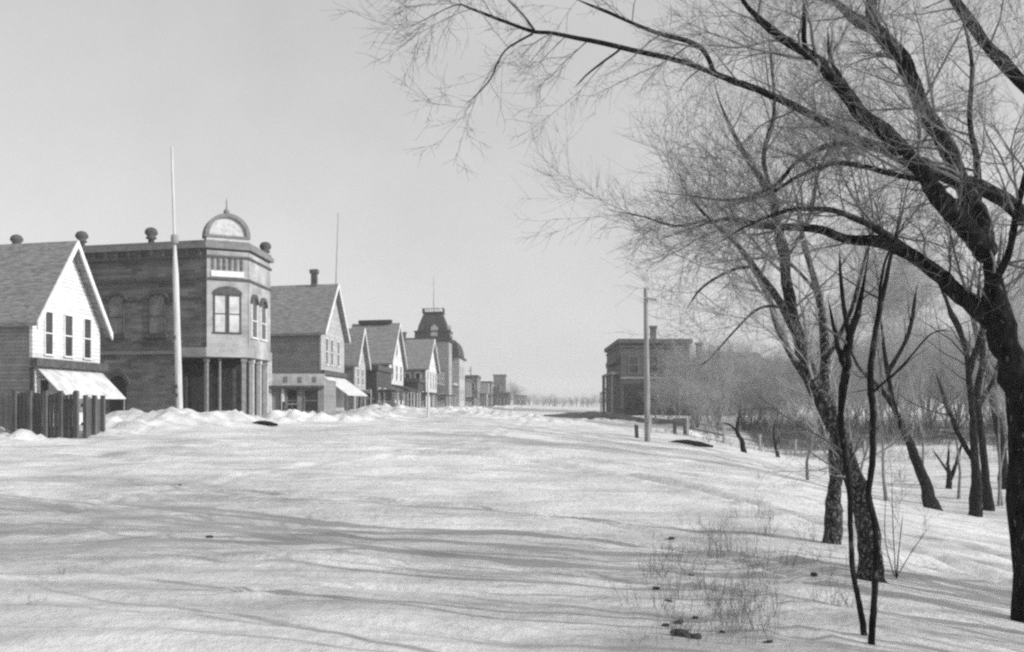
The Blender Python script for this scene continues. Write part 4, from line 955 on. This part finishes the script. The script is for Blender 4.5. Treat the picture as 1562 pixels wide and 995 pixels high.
# ------------------------------------------------------------------ weeds poking through the snow
def weed_mesh(seed, n, h):
    global rng
    keep = rng; rng = np.random.default_rng(seed); K = 5
    p = np.zeros((n, K, 3)); p[:, 0, :2] = rng.normal(size=(n, 2)) * .09; p[:, 0, 2] = -.05; d = rng.normal(size=(n, 3)) * .22 + np.array([0, 0, 1]); L = rng.uniform(.4, 1, n) * h
    for k in range(1, K):
        d = d + rng.normal(size=(n, 3)) * .1; d /= np.linalg.norm(d, axis=1, keepdims=True); p[:, k] = p[:, k - 1] + d * (L / (K - 1))[:, None]
    r = np.tile(np.linspace(.0032, .0013, K), (n, 1)); kid = spawn(p, r, 6, (.04, .2), (20, 60), 3, .35, .7, .002)
    v, q = join_tubes([(p, r, 3), (kid[0], kid[1], 3)]); rng = keep
    return raw_mesh('stems', v, q)
wm = [weed_mesh(100 + k, 5 + 2 * k, .5) for k in range(6)]
wspots = [(rng.normal(1085 + (i_ % 2) * 20, 48), rng.uniform(790, 995)) for i_ in range(78)] + [(rng.uniform(1215, 1330), rng.uniform(820, 960)) for _ in range(8)] + [(rng.uniform(1120, 1260), rng.uniform(715, 800)) for _ in range(8)]
for i, (px, py) in enumerate(wspots):
    g = ground_hit(px, py); o = bpy.data.objects.new('dry_weed', wm[i % 6]); COL.objects.link(o)
    if not wm[i % 6].materials: wm[i % 6].materials.append(MATS['dry_stalk'])
    o.location = gp(g[0], g[1]); o.rotation_euler.z = rng.uniform(0, 6.28); s = rng.uniform(.5, 1.1); o.scale = (s, s, s * rng.uniform(.7, 1.2))
    tag(o, 'thin dry weed poking through the snow left of the sapling', 'weed', 'dry weeds in the right foreground')
for i, (px, py) in enumerate([(150, 832), (72, 862), (150, 800), (25, 905), (95, 875), (52, 920), (60, 885)]):
    g = ground_hit(px, py); o = bpy.data.objects.new('dry_weed', wm[i % 6]); COL.objects.link(o); o.location = gp(g[0], g[1]); s = rng.uniform(.35, .6); o.scale = (s, s, s * .7); o.rotation_euler.z = rng.uniform(0, 6.28)
    tag(o, 'short dry weed poking through the snow at lower left', 'weed', 'dry weeds at lower left')
def clump_mesh(seed):
    bm = bmesh.new(); bmesh.ops.create_icosphere(bm, subdivisions=3, radius=1)
    for v in bm.verts:
        c = v.co; n = float(vnoise(c.x * 2 + seed, c.y * 2 + c.z * 1.7, seed)); v.co = Vector((c.x * (1 + .35 * n), c.y * (1 + .35 * n), c.z * .55 * (1 + .5 * n)))
    me = bpy.data.meshes.new('clod'); bm.to_mesh(me); bm.free(); me.materials.append(MATS['dark_earth']); me.polygons.foreach_set('use_smooth', [True] * len(me.polygons)); return me
cm = [clump_mesh(3), clump_mesh(8)]
for i, (px, py, s) in enumerate([(1040, 982, .075), (1060, 985, .05), (1000, 897, .035), (1054, 877, .025), (1100, 945, .03), (1102, 973, .025), (1242, 880, .035), (1035, 955, .04), (1015, 958, .03), (1110, 850, .035), (1024, 822, .04), (320, 822, .05), (275, 740, .03), (1172, 990, .03), (1060, 952, .025), (1020, 917, .03)]):
    g = ground_hit(px, py); o = bpy.data.objects.new('earth_clod', cm[i % 2]); COL.objects.link(o); o.location = gp(g[0], g[1], -.2 * s); o.scale = (s * 1.2, s, s); o.rotation_euler.z = i
    tag(o, 'small dark clod of earth lying on the snow', 'clod', 'dark clods scattered on the snow')

# ------------------------------------------------------------------ air
HAZE = .0006
bm = bmesh.new(); bmesh.ops.create_cube(bm, size=1)
for v in bm.verts: v.co = Vector((v.co.x * 1600, 600 + v.co.y * 1500, 12.5 + v.co.z * 31))
me = bpy.data.meshes.new('haze'); bm.to_mesh(me); bm.free()
hm = bpy.data.materials.new('haze_air'); hm.use_nodes = True; N = hm.node_tree.nodes
for n in list(N):
    if n.type != 'OUTPUT_MATERIAL': N.remove(n)
pv = N.new('ShaderNodeVolumePrincipled'); pv.inputs['Color'].default_value = (.95, .95, .95, 1); pv.inputs['Density'].default_value = HAZE; pv.inputs['Anisotropy'].default_value = .2
out = [n for n in N if n.type == 'OUTPUT_MATERIAL'][0]; hm.node_tree.links.new(pv.outputs[0], out.inputs['Volume'])
tag(link_mesh('haze', me, hm), 'thin pale winter haze over the whole scene', 'haze', kind='stuff')

# ------------------------------------------------------------------ light
AZ, EL = 112, 23
w = bpy.data.worlds.new('World'); sc.world = w; w.use_nodes = True; nt = w.node_tree; N, L = nt.nodes, nt.links
bg = N['Background']; sky = N.new('ShaderNodeTexSky'); sky.sky_type = 'NISHITA'; sky.sun_disc = False
sky.sun_elevation = R(EL); sky.sun_rotation = R(AZ); sky.air_density = 1.0; sky.dust_density = 1.4; sky.ozone_density = 1.0
# blue-sensitive plate: the sky is recorded by its blue light
sp = N.new('ShaderNodeSeparateColor'); L.new(sky.outputs[0], sp.inputs[0])
m1 = N.new('ShaderNodeMath'); m1.operation = 'MULTIPLY'; m1.inputs[1].default_value = .55; L.new(sp.outputs[2], m1.inputs[0])
m2 = N.new('ShaderNodeMath'); m2.operation = 'MULTIPLY_ADD'; m2.inputs[1].default_value = .68; L.new(sp.outputs[1], m2.inputs[0]); L.new(m1.outputs[0], m2.inputs[2])
tcw = N.new('ShaderNodeTexCoord'); nw = N.new('ShaderNodeTexNoise'); nw.inputs['Scale'].default_value = 3.5; nw.inputs['Detail'].default_value = 8; nw.inputs['Roughness'].default_value = .65
L.new(tcw.outputs['Generated'], nw.inputs['Vector'])
veil = N.new('ShaderNodeMapRange'); veil.inputs['From Min'].default_value = .3; veil.inputs['From Max'].default_value = .7; veil.inputs['To Min'].default_value = 2.35; veil.inputs['To Max'].default_value = 2.95
L.new(nw.outputs['Fac'], veil.inputs['Value'])
m3 = N.new('ShaderNodeMath'); m3.operation = 'MULTIPLY_ADD'; m3.inputs[1].default_value = .38; L.new(m2.outputs[0], m3.inputs[0]); L.new(veil.outputs[0], m3.inputs[2])
L.new(m3.outputs[0], bg.inputs['Color']); bg.inputs['Strength'].default_value = .135
sun = bpy.data.lights.new('sun', 'SUN'); sun.energy = 3.8; sun.angle = R(.3); sun.color = (1, 1, 1)
so = bpy.data.objects.new('sun', sun); COL.objects.link(so)
sd = Vector((math.sin(R(AZ)) * math.cos(R(EL)), math.cos(R(AZ)) * math.cos(R(EL)), math.sin(R(EL))))
so.rotation_euler = sd.to_track_quat('Z', 'Y').to_euler(); so.location = (30, -20, 40)

cam = bpy.data.cameras.new('camera'); co_ = bpy.data.objects.new('camera', cam); COL.objects.link(co_)
co_.location = (0, 0, EYE); co_.rotation_euler = (R(90), 0, 0)
cam.sensor_width = 36; cam.lens = 36 * F_PX / 1562; cam.shift_y = (HY - 497.5) / 1562; cam.clip_end = 4000; cam.clip_start = .05
cam.dof.use_dof = True; cam.dof.focus_distance = 16; cam.dof.aperture_fstop = 11
sc.camera = co_
sc.view_settings.view_transform = 'Standard'; sc.view_settings.look = 'None'; sc.view_settings.exposure = .15; sc.view_settings.gamma = 1
sc.render.engine = 'CYCLES'
cy = sc.cycles; cy.use_denoising = False; cy.max_bounces = 6; cy.diffuse_bounces = 3; cy.volume_bounces = 2; cy.filter_width = 2.4
cy.transparent_max_bounces = 8
